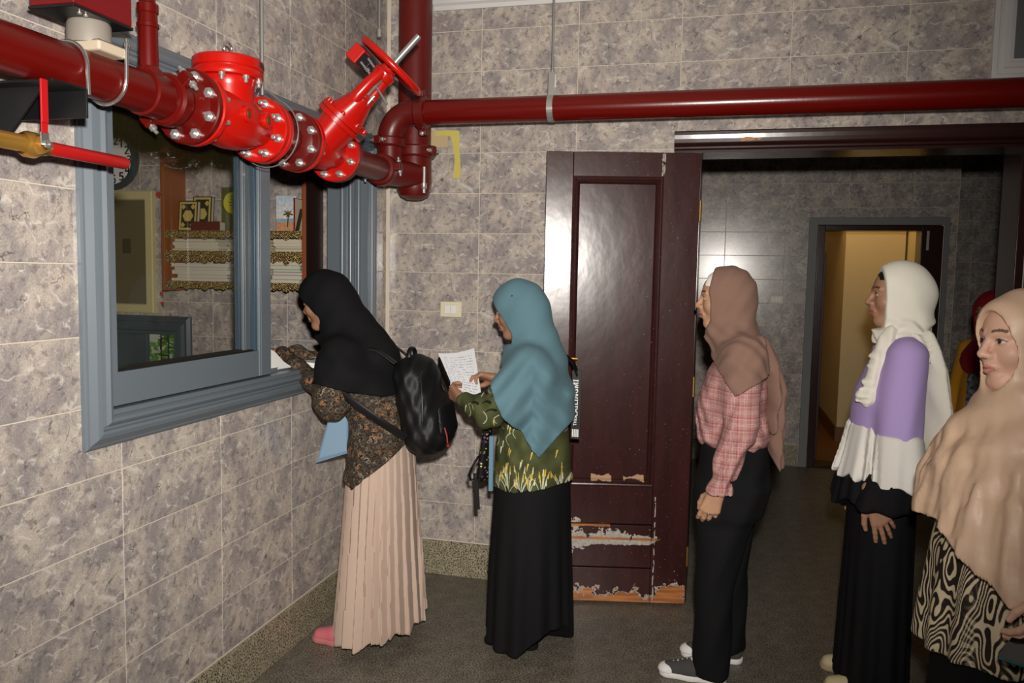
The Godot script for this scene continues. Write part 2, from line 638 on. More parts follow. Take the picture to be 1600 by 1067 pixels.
func materials():
	M.tile = textured(marble_atlas(), 0.2)
	M.grout = bumpy(mat(c8(212, 200, 184), 0.85), 0.2, 0.05)
	M.plaster = bumpy(mat(c8(206, 200, 190), 0.9), 0.05, 0.1)
	M.white_trim = mat(c8(214, 212, 210), 0.55)
	M.floor = textured(speckle(512, c8(112, 106, 95), c8(62, 59, 54), c8(150, 142, 125), 0.11, 0.13, 31, 0.12), 0.42, 1.6, true)
	M.skirting = textured(speckle(512, c8(158, 148, 122), c8(40, 38, 38), c8(186, 178, 152), 0.075, 0.09, 41, 0.14), 0.35, 2.4, true)
	M.blue = bumpy(mat(c8(103, 112, 120), 0.28, 0.0, 0.5), 0.02, 0.02)
	M.blue_dark = mat(c8(56, 74, 88), 0.3)
	M.seal = mat(c8(22, 22, 22), 0.6)
	M.red = mat(c8(188, 19, 9), 0.28)
	M.red_deep = bumpy(mat(c8(94, 9, 5), 0.3), 0.03, 0.03)
	M.red_box = mat(c8(112, 12, 18), 0.45)
	M.red_old = bumpy(mat(c8(96, 16, 12), 0.36), 0.05, 0.06)
	M.zinc = mat(c8(205, 204, 200), 0.3, 0.75)
	M.steel = mat(c8(165, 165, 163), 0.38, 0.6)
	M.chrome = mat(c8(215, 215, 213), 0.2, 0.9)
	M.brass = mat(c8(200, 150, 70), 0.3, 0.75)
	M.brass_dull = mat(c8(140, 105, 62), 0.5, 0.8)
	M.cast_grey = mat(c8(150, 142, 132), 0.55, 0.2)
	M.black_paint = mat(c8(20, 20, 22), 0.4)
	M.black_plastic = mat(c8(16, 16, 17), 0.45)
	M.plate_grey = mat(c8(70, 68, 66), 0.4, 0.5)
	M.cream_plastic = mat(c8(226, 218, 190), 0.35)
	M.tape = mat(c8(205, 190, 96), 0.6)
	M.raw = mat(c8(196, 172, 132), 0.9)
	M.white = mat(c8(232, 230, 226), 0.7)
	M.book_paper = mat(c8(208, 198, 174), 0.85)
	M.paper = mat(c8(232, 232, 230), 0.8)
	M.yellow_wall = mat(c8(220, 200, 152), 0.75)
	M.wood_floor = mat(c8(120, 76, 34), 0.5)
	M.dark_wood = bumpy(mat(c8(50, 26, 24), 0.22), 0.03, 0.03)
	M.shelf_wood = bumpy(mat(c8(150, 78, 42), 0.45), 0.03, 0.03)
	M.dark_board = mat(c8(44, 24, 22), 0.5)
	M.black_cloth = mat(c8(19, 19, 21), 0.85, 0.0, 0.3)
	M.leaf = mat(c8(84, 130, 28), 0.6)
	M.leaf.backlight_enabled = true
	M.leaf.backlight = c8(110, 160, 40)
	var gl := mat(Color(0.36, 0.33, 0.18, 0.07), 0.02, 0.0, 0.33)
	gl.transparency = BaseMaterial3D.TRANSPARENCY_ALPHA
	M.glass = gl
	var gl2 := mat(Color(0.4, 0.38, 0.24, 0.04), 0.02, 0.0, 0.22)
	gl2.transparency = BaseMaterial3D.TRANSPARENCY_ALPHA
	M.clear_glass = gl2
	# gold braid on the shelf edges
	var ga := noise(61, 0.09, 2, FastNoiseLite.TYPE_CELLULAR)
	M.braid = textured(picture(256, 256, func(x, y):
		var t := ga.get_noise_2d(x, y) + 0.35 * sin(x * 0.35) * sin(y * 0.5)
		return c8(40, 27, 14).lerp(c8(236, 204, 128), smoothstep(-0.7, -0.2, t))), 0.5, 5.0)

# ================================================================ tiled walls
var tile_cache := {}
func tile_mesh(w: float, h: float, design: int, u0: float, v0: float) -> ArrayMesh:
	# front face at z = 0, lower left corner at the origin; prints of ten designs
	var key := [w, h, design, u0, v0]
	if tile_cache.has(key): return tile_cache[key]
	var m := MB.new()
	bx(m, Vector3(w, h, 0.008), Vector3(w / 2, h / 2, -0.004), 0.0012)
	var cx := (design % 2) * 0.5
	var cy := (design / 2) * 204.0 / 1024.0
	for i in m.v.size():
		var p := m.v[i]
		m.uv[i] = Vector2(cx + clampf((u0 + p.x) / TW, 0.004, 0.996) * 0.5, cy + (1.0 - clampf((v0 + p.y) / TH, 0.01, 0.99)) * 203.0 / 1024.0)
	tile_cache[key] = m.mesh(M.tile)
	return tile_cache[key]

# tiles on the rectangle (x0..x1, y0..y1) of a wall's own plane, leaving out the holes [x0, y0, x1, y1]
func tile_wall(parent: Node3D, x0: float, x1: float, y0: float, y1: float, gx: float, gy: float, holes: Array, sd: int):
	var g := 0.0034
	var row := int(floor((y0 - gy) / TH + 0.001))
	while gy + row * TH < y1 - 0.01:
		var col := int(floor((x0 - gx) / TW + 0.001))
		while gx + col * TW < x1 - 0.01:
			var design := posmod(hash([row, col, sd]), 10)
			var parts := [Rect2(gx + col * TW + g / 2, gy + row * TH + g / 2, TW - g, TH - g).intersection(Rect2(x0, y0, x1 - x0, y1 - y0))]
			for hole in holes:
				var hr := Rect2(hole[0], hole[1], hole[2] - hole[0], hole[3] - hole[1])
				var next := []
				for p in parts:
					if not p.intersects(hr):
						next.append(p)
						continue
					var i: Rect2 = p.intersection(hr)
					if i.position.x > p.position.x: next.append(Rect2(p.position.x, p.position.y, i.position.x - p.position.x, p.size.y))
					if i.end.x < p.end.x: next.append(Rect2(i.end.x, p.position.y, p.end.x - i.end.x, p.size.y))
					if i.position.y > p.position.y: next.append(Rect2(i.position.x, p.position.y, i.size.x, i.position.y - p.position.y))
					if i.end.y < p.end.y: next.append(Rect2(i.position.x, i.end.y, i.size.x, p.end.y - i.end.y))
				parts = next
			for p in parts:
				if p.size.x < 0.012 or p.size.y < 0.012: continue
				var t := MeshInstance3D.new()
				t.name = "tile"
				t.mesh = tile_mesh(snappedf(p.size.x, 0.0001), snappedf(p.size.y, 0.0001), design, snappedf(p.position.x - gx - col * TW, 0.0001), snappedf(p.position.y - gy - row * TH, 0.0001))
				t.position = Vector3(p.position.x, p.position.y, 0.0005 * (posmod(hash([col, row, sd, 7]), 5) - 2) * 0.4)
				parent.add_child(t, true)
			col += 1
		row += 1

# wall core out of boxes round its holes; the front face lies 1.6 mm behind the tiles' faces
func core(m: MB, x0: float, x1: float, y0: float, y1: float, thick: float, holes: Array):
	var xs := [x0, x1]
	var ys := [y0, y1]
	for h in holes:
		xs.append_array([h[0], h[2]]); ys.append_array([h[1], h[3]])
	xs.sort(); ys.sort()
	for i in xs.size() - 1:
		for j in ys.size() - 1:
			var cx: float = (xs[i] + xs[i + 1]) / 2
			var cy: float = (ys[j] + ys[j + 1]) / 2
			if xs[i + 1] - xs[i] < 0.001 or ys[j + 1] - ys[j] < 0.001: continue
			var inside := false
			for h in holes:
				if cx > h[0] and cx < h[2] and cy > h[1] and cy < h[3]: inside = true
			if not inside:
				bx(m, Vector3(xs[i + 1] - xs[i], ys[j + 1] - ys[j], thick), Vector3(cx, cy, -thick / 2 - 0.0016), 0.0)

const WIN := [-2.045, 1.205, -0.27, 2.215]   # opening in the left wall, in that wall's own (-z, y)

func structure():
	# floor of the hall, of the room beyond and of the office
	var fm := MB.new()
	bx(fm, Vector3(6.6, 0.2, 14.4), Vector3(3.1, -0.1, 0.0), 0.0)
	bx(fm, Vector3(3.0, 0.2, 4.2), Vector3(-1.7, -0.1, 1.65), 0.0)
	room("floor", fm, M.floor, "dark grey speckled terrazzo floor of the hall")
	fm = MB.new()
	bx(fm, Vector3(6.6, 0.2, 14.4), Vector3(3.1, ROOM_H + 0.1, 0.0), 0.0)
	bx(fm, Vector3(3.0, 0.2, 4.2), Vector3(-1.7, ROOM_H + 0.1, 1.65), 0.0)
	room("ceiling", fm, M.plaster)
	# left wall (its own x runs along -z)
	var m := MB.new()
	core(m, -7.0, 0.0, 0.0, ROOM_H, 0.2, [[WIN[0] - 0.003, WIN[1] - 0.003, WIN[2] + 0.003, WIN[3] + 0.003]])
	var wl := room("wall_left", m, M.grout, "marbled tile wall with the blue framed service window")
	wl.rotation.y = PI / 2
	tile_wall(wl, -4.6, -0.004, SK, ROOM_H, -1.9933, SK, [[-2.13, 1.12, -0.18, 2.30]], 1)
	m = MB.new()
	bx(m, Vector3(7.0, SK - 0.004, 0.012), Vector3(-3.5, (SK - 0.004) / 2, 0.006), 0.002)
	var sl := room("baseboard_left", m, M.skirting, "speckled granite skirting under the left tile wall")
	sl.rotation.y = PI / 2
	# back wall with the wide doorway
	m = MB.new()
	var dh := [1.60, -0.1, 3.02, 2.235]
	core(m, -0.2, 6.3, 0.0, ROOM_H, 0.2, [dh, [2.94, 2.57, 4.2, 3.0]])
	var wb := room("wall_back", m, M.grout, "marbled tile wall behind the red overhead pipe")
	tile_wall(wb, 0.004, 5.0, SK, ROOM_H, 0.518 - TW, SK, [[1.52, 0.0, 3.09, 2.32], [2.9, 2.53, 4.3, 3.05], [0.222, 2.285, 0.34, 2.372]], 2)
	var patch := MB.new()
	bx(patch, Vector3(0.116, 0.085, 0.004), Vector3(0.281, 2.3285, -0.002), 0.001)
	obj("bare_patch", patch, M.raw, wb)
	m = MB.new()
	bx(m, Vector3(1.515, SK - 0.004, 0.012), Vector3(0.7575, (SK - 0.004) / 2, 0.006), 0.002)
	room("baseboard_back", m, M.skirting, "pale speckled granite skirting beside the open door")
	# cornice under the ceiling
	m = MB.new()
	prism(m, [Vector2(0, 0), Vector2(0.012, 0.0), Vector2(0.016, 0.02), Vector2(0.03, 0.03), Vector2(0.034, 0.05), Vector2(0.06, 0.09), Vector2(0.09, 0.13), Vector2(0.1, 0.186), Vector2(0, 0.186)], -2.5, 2.2, Transform3D(Basis(Vector3(0, 0, 1), Vector3.UP, Vector3(1, 0, 0)), Vector3(2.76, 2.974, 0.0)))
	room("trim_1", m, M.white_trim, "white plaster cornice above the back wall")
	# white frame round the grey recess high on the right of the back wall
	m = MB.new()
	frame(m, 2.855, 2.52, 4.3, 3.05, [Vector2(0, 0), Vector2(0, 0.03), Vector2(0.02, 0.03), Vector2(0.024, 0.02), Vector2(0.045, 0.02), Vector2(0.05, 0.028), Vector2(0.07, 0.028), Vector2(0.075, 0.012), Vector2(0.088, 0.012), Vector2(0.088, -0.14)])
	room("trim_2", m, M.white_trim, "white moulded frame of the grey recess over the doorway")
	m = MB.new()
	bx(m, Vector3(1.3, 0.5, 0.02), Vector3(3.58, 2.78, -0.15), 0.0)
	bx(m, Vector3(1.27, 0.012, 0.10), Vector3(3.58, 2.60, -0.1), 0.001)
	room("wall_recess", m, mat(c8(120, 120, 124), 0.7))
	# the sides of the hall that the photograph does not show
	room("wall_right", box(Vector3(0.2, ROOM_H, 7.2), Vector3(5.1, ROOM_H / 2, 3.4), 0.0), M.plaster)
	room("wall_rear", box(Vector3(5.4, ROOM_H, 0.2), Vector3(2.5, ROOM_H / 2, 7.1), 0.0), M.plaster)

# ================================================================ the service window in the left wall
func window_front():
	var w := Node3D.new()
	w.name = "window_1"
	add_child(w)
	w.set_meta("kind", "structure")
	w.set_meta("label", "blue framed sliding service window under the red valves")
	w.rotation.y = PI / 2
	var m := MB.new()
	frame(m, -2.15, 1.10, -0.165, 2.32, [Vector2(0, 0), Vector2(0, 0.012), Vector2(0.006, 0.016), Vector2(0.012, 0.018), Vector2(0.030, 0.032), Vector2(0.043, 0.036), Vector2(0.050, 0.030), Vector2(0.053, 0.020), Vector2(0.062, 0.020), Vector2(0.064, 0.030), Vector2(0.074, 0.038), Vector2(0.084, 0.036), Vector2(0.090, 0.026), Vector2(0.090, 0.014), Vector2(0.105, 0.014), Vector2(0.105, -0.206)])
	obj("casing", m, M.blue, w)
	# guide tracks all round the opening
	m = MB.new()
	for d in [-0.05, -0.10]:
		frame(m, -2.046, 1.204, -0.269, 2.216, [Vector2(0.0, d), Vector2(0.016, d), Vector2(0.016, d - 0.012), Vector2(0.0, d - 0.012)])
	obj("track", m, M.blue, w)
	# flutes on the far jamb
	for i in 3:
		m = MB.new()
		cyl(m, Vector3(-0.278, 1.22, -0.03 - 0.045 * i), Vector3(-0.278, 2.2, -0.03 - 0.045 * i), 0.012, 10)
		obj("jamb_bead", m, M.blue, w)
	# two sashes, both pushed to the near side
	for s in 2:
		var zc := -0.018 - 0.05 * s
		var x0 := -2.040
		var x1 := -1.145 - 0.03 * s
		var gx0 := -1.998
		var gx1 := -1.262
		var gy0 := 1.312
		var gy1 := 2.15
		var sash := Node3D.new()
		sash.name = "sash"
		w.add_child(sash, true)
		var t := 0.032
		obj("stile", box(Vector3(gx0 - x0, 1.0, t), Vector3((x0 + gx0) / 2, 1.709, zc), 0.003), M.blue, sash)
		obj("stile", box(Vector3(0.072, 1.0, t), Vector3(x1 - 0.036, 1.709, zc), 0.003), M.blue, sash)
		obj("stile_bead", box(Vector3(0.014, 1.0, t * 1.15), Vector3(x1 - 0.081, 1.709, zc), 0.004), M.blue, sash)
		obj("rail", box(Vector3(x1 - x0 - 0.05, gy0 - 1.209, t - 0.002), Vector3((x0 + x1) / 2 - 0.02, (gy0 + 1.209) / 2, zc - 0.001), 0.003), M.blue, sash)
		obj("rail", box(Vector3(x1 - x0 - 0.05, 2.209 - gy1, t - 0.002), Vector3((x0 + x1) / 2 - 0.02, (gy1 + 2.209) / 2, zc - 0.001), 0.003), M.blue, sash)
		m = MB.new()
		bx(m, Vector3(0.012, gy1 - gy0, 0.018), Vector3(x1 - 0.094, (gy0 + gy1) / 2, zc), 0.002)
		bx(m, Vector3(0.006, gy1 - gy0, 0.022), Vector3(x1 - 0.104, (gy0 + gy1) / 2, zc), 0.002)
		obj("glazing_bead", m, M.blue_dark, sash)
		m = MB.new()
		bx(m, Vector3(gx1 - gx0, 0.006, 0.02), Vector3((gx0 + gx1) / 2, gy0 + 0.003, zc), 0.001)
		bx(m, Vector3(0.005, gy1 - gy0, 0.02), Vector3(gx0 + 0.002, (gy0 + gy1) / 2, zc), 0.001)
		obj("rubber_seal", m, M.seal, sash)
		m = MB.new()
		m.flat([Vector3(gx0 - 0.005, gy0 - 0.005, zc - 0.004), Vector3(gx1 + 0.015, gy0 - 0.005, zc - 0.004), Vector3(gx1 + 0.015, gy1 + 0.005, zc - 0.004), Vector3(gx0 - 0.005, gy1 + 0.005, zc - 0.004)], Vector3(0, 0, 1))
		obj("pane", m, M.glass if s == 0 else M.clear_glass, sash)

# ================================================================ the office behind the window
func office():
	var ZE := -0.22
	# end wall, in its own x-y plane at z = ZE
	var hole := [-1.90, 0.80, -1.49, 1.245]
	var m := MB.new()
	core(m, -3.2, -0.2, 0.0, ROOM_H, 0.2, [hole])
	var we := room("wall_office", m, M.grout, "marbled tile end wall of the office behind the window")
	we.position.z = ZE
	tile_wall(we, -2.9, -0.2, SK, ROOM_H, -0.72, SK, [[-1.94, 0.76, -1.45, 1.29]], 3)
	room("wall_office_side", box(Vector3(0.2, ROOM_H, 3.9), Vector3(-3.0, ROOM_H / 2, 1.63), 0.0), M.plaster)
	room("wall_office_rear", box(Vector3(2.9, ROOM_H, 0.2), Vector3(-1.65, ROOM_H / 2, 3.5), 0.0), M.plaster)
	# its own small window with an iron grille
	var w := Node3D.new()
	w.name = "window_2"
	add_child(w)
	w.set_meta("kind", "structure")
	w.set_meta("label", "small blue framed window with iron lattice and greenery outside")
	w.position.z = ZE
	m = MB.new()
	frame(m, -2.0, 0.70, -1.367, 1.337, [Vector2(0, 0), Vector2(0, 0.018), Vector2(0.02, 0.03), Vector2(0.035, 0.026), Vector2(0.04, 0.02), Vector2(0.06, 0.03), Vector2(0.085, 0.03), Vector2(0.095, 0.018), Vector2(0.115, 0.018), Vector2(0.115, -0.2)])
	obj("casing", m, M.blue_dark, w)
	m = MB.new()
	bx(m, Vector3(0.06, 0.46, 0.03), Vector3(-1.735, 1.02, -0.03), 0.003)
	bx(m, Vector3(0.05, 0.46, 0.03), Vector3(-1.80, 1.02, -0.06), 0.003)
	bx(m, Vector3(0.03, 0.46, 0.02), Vector3(-1.505, 1.02, -0.05), 0.003)
	obj("sash_stile", m, M.blue_dark, w)
	for g in [[-1.71, -1.655, 1.12], [-1.655, -1.60, 1.17], [-1.60, -1.545, 1.11], [-1.545, -1.50, 1.18]]:
		m = MB.new()
		for k in 4:
			var yy: float = g[2] + 0.06 - 0.105 * k
			bx(m, Vector3(g[1] - g[0], 0.008, 0.008), Vector3((g[0] + g[1]) / 2, yy, -0.15), 0.001)
			bx(m, Vector3(0.008, 0.07, 0.008), Vector3(g[0] if k % 2 == 0 else g[1], yy - 0.035, -0.15), 0.001)
		bx(m, Vector3(0.007, 0.45, 0.007), Vector3(g[0], 1.02, -0.155), 0.001)
		obj("lattice_bar", m, M.black_paint, w)
	# shrub outside
	var rng := RandomNumberGenerator.new()
	rng.seed = 8
	var sh := thing("shrub", "bright green leafy shrub outside the small lattice window", "shrub", Vector3(-1.75, -0.05, -1.15))
	m = MB.new()
	for i in 3600:
		var p := Vector3(rng.randfn(0.0, 0.42), 0.25 + rng.randf() * 1.25, rng.randfn(0.0, 0.16))
		var bs := Basis.from_euler(Vector3(rng.randf_range(-0.9, 0.9), rng.randf() * TAU, rng.randf_range(-0.9, 0.9)))
		var L := rng.randf_range(0.06, 0.11)
		var wd := L * 0.28
		m.flat([p, p + bs * Vector3(wd, 0.008, L * 0.5), p + bs * Vector3(0, 0.0, L), p + bs * Vector3(-wd, 0.008, L * 0.5)])
	obj("foliage", m, M.leaf, sh)
	m = MB.new()
	for i in 7:
		var x := -0.5 + i * 0.17
		tube(m, [Vector3(x, 0.0, 0), Vector3(x + 0.03, 0.5, 0.02), Vector3(x - 0.02, 1.1, -0.02)], [0.012, 0.009, 0.004], 6)
	obj("stem", m, mat(c8(90, 70, 45), 0.8), sh)
	var gr := MB.new()
	bx(gr, Vector3(8.0, 0.1, 8.0), Vector3(-4.3, -0.1, -4.5), 0.0)
	room("ground_outside", gr, mat(c8(96, 110, 60), 0.9))
	# wall clock
	var ck := thing("wall_clock", "round wall clock with dark blue rim and white dial", "clock", Vector3(-1.90, 2.286, ZE))
	m = MB.new()
	lathe(m, Vector3.ZERO, Vector3(0, 0, 1), [Vector2(0.18, 0.0), Vector2(0.184, 0.02), Vector2(0.175, 0.04), Vector2(0.155, 0.044), Vector2(0.148, 0.03), Vector2(0.148, 0.012)], 48)
	obj("rim", m, mat(c8(24, 52, 70), 0.3), ck)
	m = MB.new()
	lathe(m, Vector3.ZERO, Vector3(0, 0, 1), [Vector2(0.15, 0.0), Vector2(0.15, 0.012), Vector2(0, 0.012)], 48)
	obj("dial", m, M.white, ck)
	var font := SystemFont.new()
	font.font_names = PackedStringArray(["Droid Sans"])
	font.font_weight = 700
	for h in range(1, 13):
		var a := PI / 2 - TAU * h / 12.0
		letters(ck, "numeral", str(h), Vector3(cos(a) * 0.116, sin(a) * 0.116, 0.0125), Basis.IDENTITY, 0.052, M.black_plastic, font)
	for hd in [[0.085, 0.009, 2.25], [0.11, 0.006, 3.3]]:
		m = MB.new()
		var d := Vector3(cos(hd[2]), sin(hd[2]), 0)
		bx(m, Vector3(hd[0], hd[1], 0.002), d * hd[0] * 0.4 + Vector3(0, 0, 0.018), 0.0004, Basis(d, Vector3(-d.y, d.x, 0), Vector3(0, 0, 1)))
		obj("hand", m, M.black_plastic, ck)
	# framed notice board under it
	var nb := thing("notice_board", "cream framed olive notice board below the wall clock", "notice board", Vector3(-1.9, 1.352, ZE))
	m = MB.new()
	frame(m, -0.285, 0.0, 0.285, 0.745, [Vector2(0, 0), Vector2(0, 0.026), Vector2(0.008, 0.03), Vector2(0.05, 0.03), Vector2(0.056, 0.02), Vector2(0.056, 0.008)])
	obj("border", m, mat(c8(206, 192, 140), 0.5), nb)
	obj("panel", box(Vector3(0.46, 0.64, 0.008), Vector3(0, 0.3725, 0.006), 0.001), mat(c8(92, 82, 58), 0.8), nb)
	obj("card", box(Vector3(0.06, 0.09, 0.004), Vector3(0.085, 0.41, 0.012), 0.001), mat(c8(46, 42, 38), 0.6), nb)
	# red paper flowers pinned on the wall
	for q in [[-1.588, 2.075, 0.014, "red paper flower beside the cream notice board frame"], [-1.575, 1.475, 0.011, "small red paper flower with green leaf under the bookshelf"], [-1.572, 1.415, 0.010, "lowest small red paper flower under the bookshelf"]]:
		var fl := thing("paper_flower", q[3], "flower", Vector3(q[0], q[1], ZE))
		m = MB.new()
		for i in 6:
			var a := TAU * i / 6.0
			lathe(m, Vector3(cos(a), sin(a), 0) * q[2] * 0.6 + Vector3(0, 0, 0.006), Vector3(cos(a) * 0.4, sin(a) * 0.4, 1), [Vector2(0, -q[2] * 0.3), Vector2(q[2] * 0.6, 0), Vector2(q[2] * 0.3, q[2] * 0.5), Vector2(0, q[2] * 0.55)], 8)
		obj("petals", m, mat(c8(190, 24, 34), 0.7), fl)
		m = MB.new()
		m.flat([Vector3(0, 0, 0.004), Vector3(0.012, -0.012, 0.006), Vector3(0.006, -0.028, 0.004), Vector3(-0.004, -0.014, 0.006)], Vector3(0, 0, 1))
		m.flat([Vector3(0, 0, 0.003), Vector3(0.012, -0.012, 0.004), Vector3(0.006, -0.028, 0.002), Vector3(-0.004, -0.014, 0.004)], Vector3(0, 0, -1))
		obj("leaf", m, mat(c8(50, 96, 50), 0.7), fl)
	# hanging bookshelf
	var sf := thing("bookshelf", "brown wooden wall bookshelf with gold braid along its shelves", "bookshelf", Vector3(-0.955, 1.50, -0.12))
	obj("side_panel", box(Vector3(0.022, 1.2, 0.2), Vector3(-0.454, 0.6, 0), 0.002), M.shelf_wood, sf)
	obj("side_panel", box(Vector3(0.022, 1.2, 0.2), Vector3(0.454, 0.6, 0), 0.002), M.shelf_wood, sf)
	obj("top_panel", box(Vector3(0.93, 0.022, 0.2), Vector3(0, 1.211, 0), 0.002), M.shelf_wood, sf)
	obj("shaded_side_face", box(Vector3(0.004, 1.19, 0.194), Vector3(0.467, 0.6, -0.002), 0.001), M.dark_board, sf)  # outer side of the panel, its shadow put into the dark wood colour
	for y in [[1.845, 0.05], [1.73, 0.075], [1.555, 0.05]]:
		obj("shelf", box(Vector3(0.886, 0.018, 0.19), Vector3(0, y[0] - 1.50 - 0.009, -0.002), 0.001), M.shelf_wood, sf)
		m = MB.new()
		# scalloped braid hanging from the shelf edge
		for i in 22:
			var x0 := -0.443 + i * 0.886 / 22.0
			var wd := 0.886 / 22.0
			var hh: float = y[1] * (0.85 + 0.15 * sin(i * 2.4))
			prism(m, [Vector2(x0, 0.004), Vector2(x0 + wd, 0.004), Vector2(x0 + wd, -hh * 0.8), Vector2(x0 + wd * 0.5, -hh), Vector2(x0, -hh * 0.8)], 0.094, 0.099, Transform3D(Basis.IDENTITY, Vector3(0, y[0] - 1.50, 0)))
		obj("braid", m, M.braid, sf)
	books()

func letters(parent: Node3D, called: String, text: String, at: Vector3, bas: Basis, height: float, m: Material, font: Font, ratio := 1.0):
	var tm := TextMesh.new()
	tm.text = text
	tm.font = font
	tm.font_size = 32
	tm.pixel_size = height / 23.0
	tm.depth = 0.0006
	tm.curve_step = 2.0
	tm.material = m
	var o := MeshInstance3D.new()
	o.name = called
	o.mesh = tm
	o.transform = Transform3D(bas * Basis.from_scale(Vector3(ratio, 1, 1)), at)
	parent.add_child(o, true)
	return o

func book(label: String, size: Vector3, at: Vector3, col: Color, turn := 0.0, roll := 0.0, lying := true, group := "", pages := true) -> Node3D:
	var b := thing("book", label, "book", at, turn, group)
	b.rotation.z = roll
	var m := MB.new()
	# cover boards and spine round a block of paper; a lying book is wide and low
	if lying:
		bx(m, Vector3(size.x, 0.003, size.z), Vector3(0, 0.0015, 0), 0.0005)
		bx(m, Vector3(size.x, 0.003, size.z), Vector3(0, size.y - 0.0015, 0), 0.0005)
		bx(m, Vector3(0.004, size.y, size.z), Vector3(-size.x / 2 + 0.002, size.y / 2, 0), 0.0005)
		obj("cover", m, mat(col, 0.55), b)
		obj("pages", box(Vector3(size.x - 0.008, size.y - 0.006, size.z - 0.006), Vector3(0.001, size.y / 2, 0), 0.0005), M.book_paper, b)
	else:
		bx(m, Vector3(size.x, size.y, 0.003), Vector3(0, size.y / 2, size.z / 2 - 0.0015), 0.0005)
		bx(m, Vector3(size.x, size.y, 0.003), Vector3(0, size.y / 2, -size.z / 2 + 0.0015), 0.0005)
		bx(m, Vector3(0.004, size.y, size.z), Vector3(-size.x / 2 + 0.002, size.y / 2, 0), 0.0005)
		obj("cover", m, mat(col, 0.5), b)
		obj("pages", box(Vector3(size.x - 0.008, size.y - 0.008, size.z - 0.006), Vector3(0.001, size.y / 2, 0), 0.0005), M.book_paper, b)
	return b

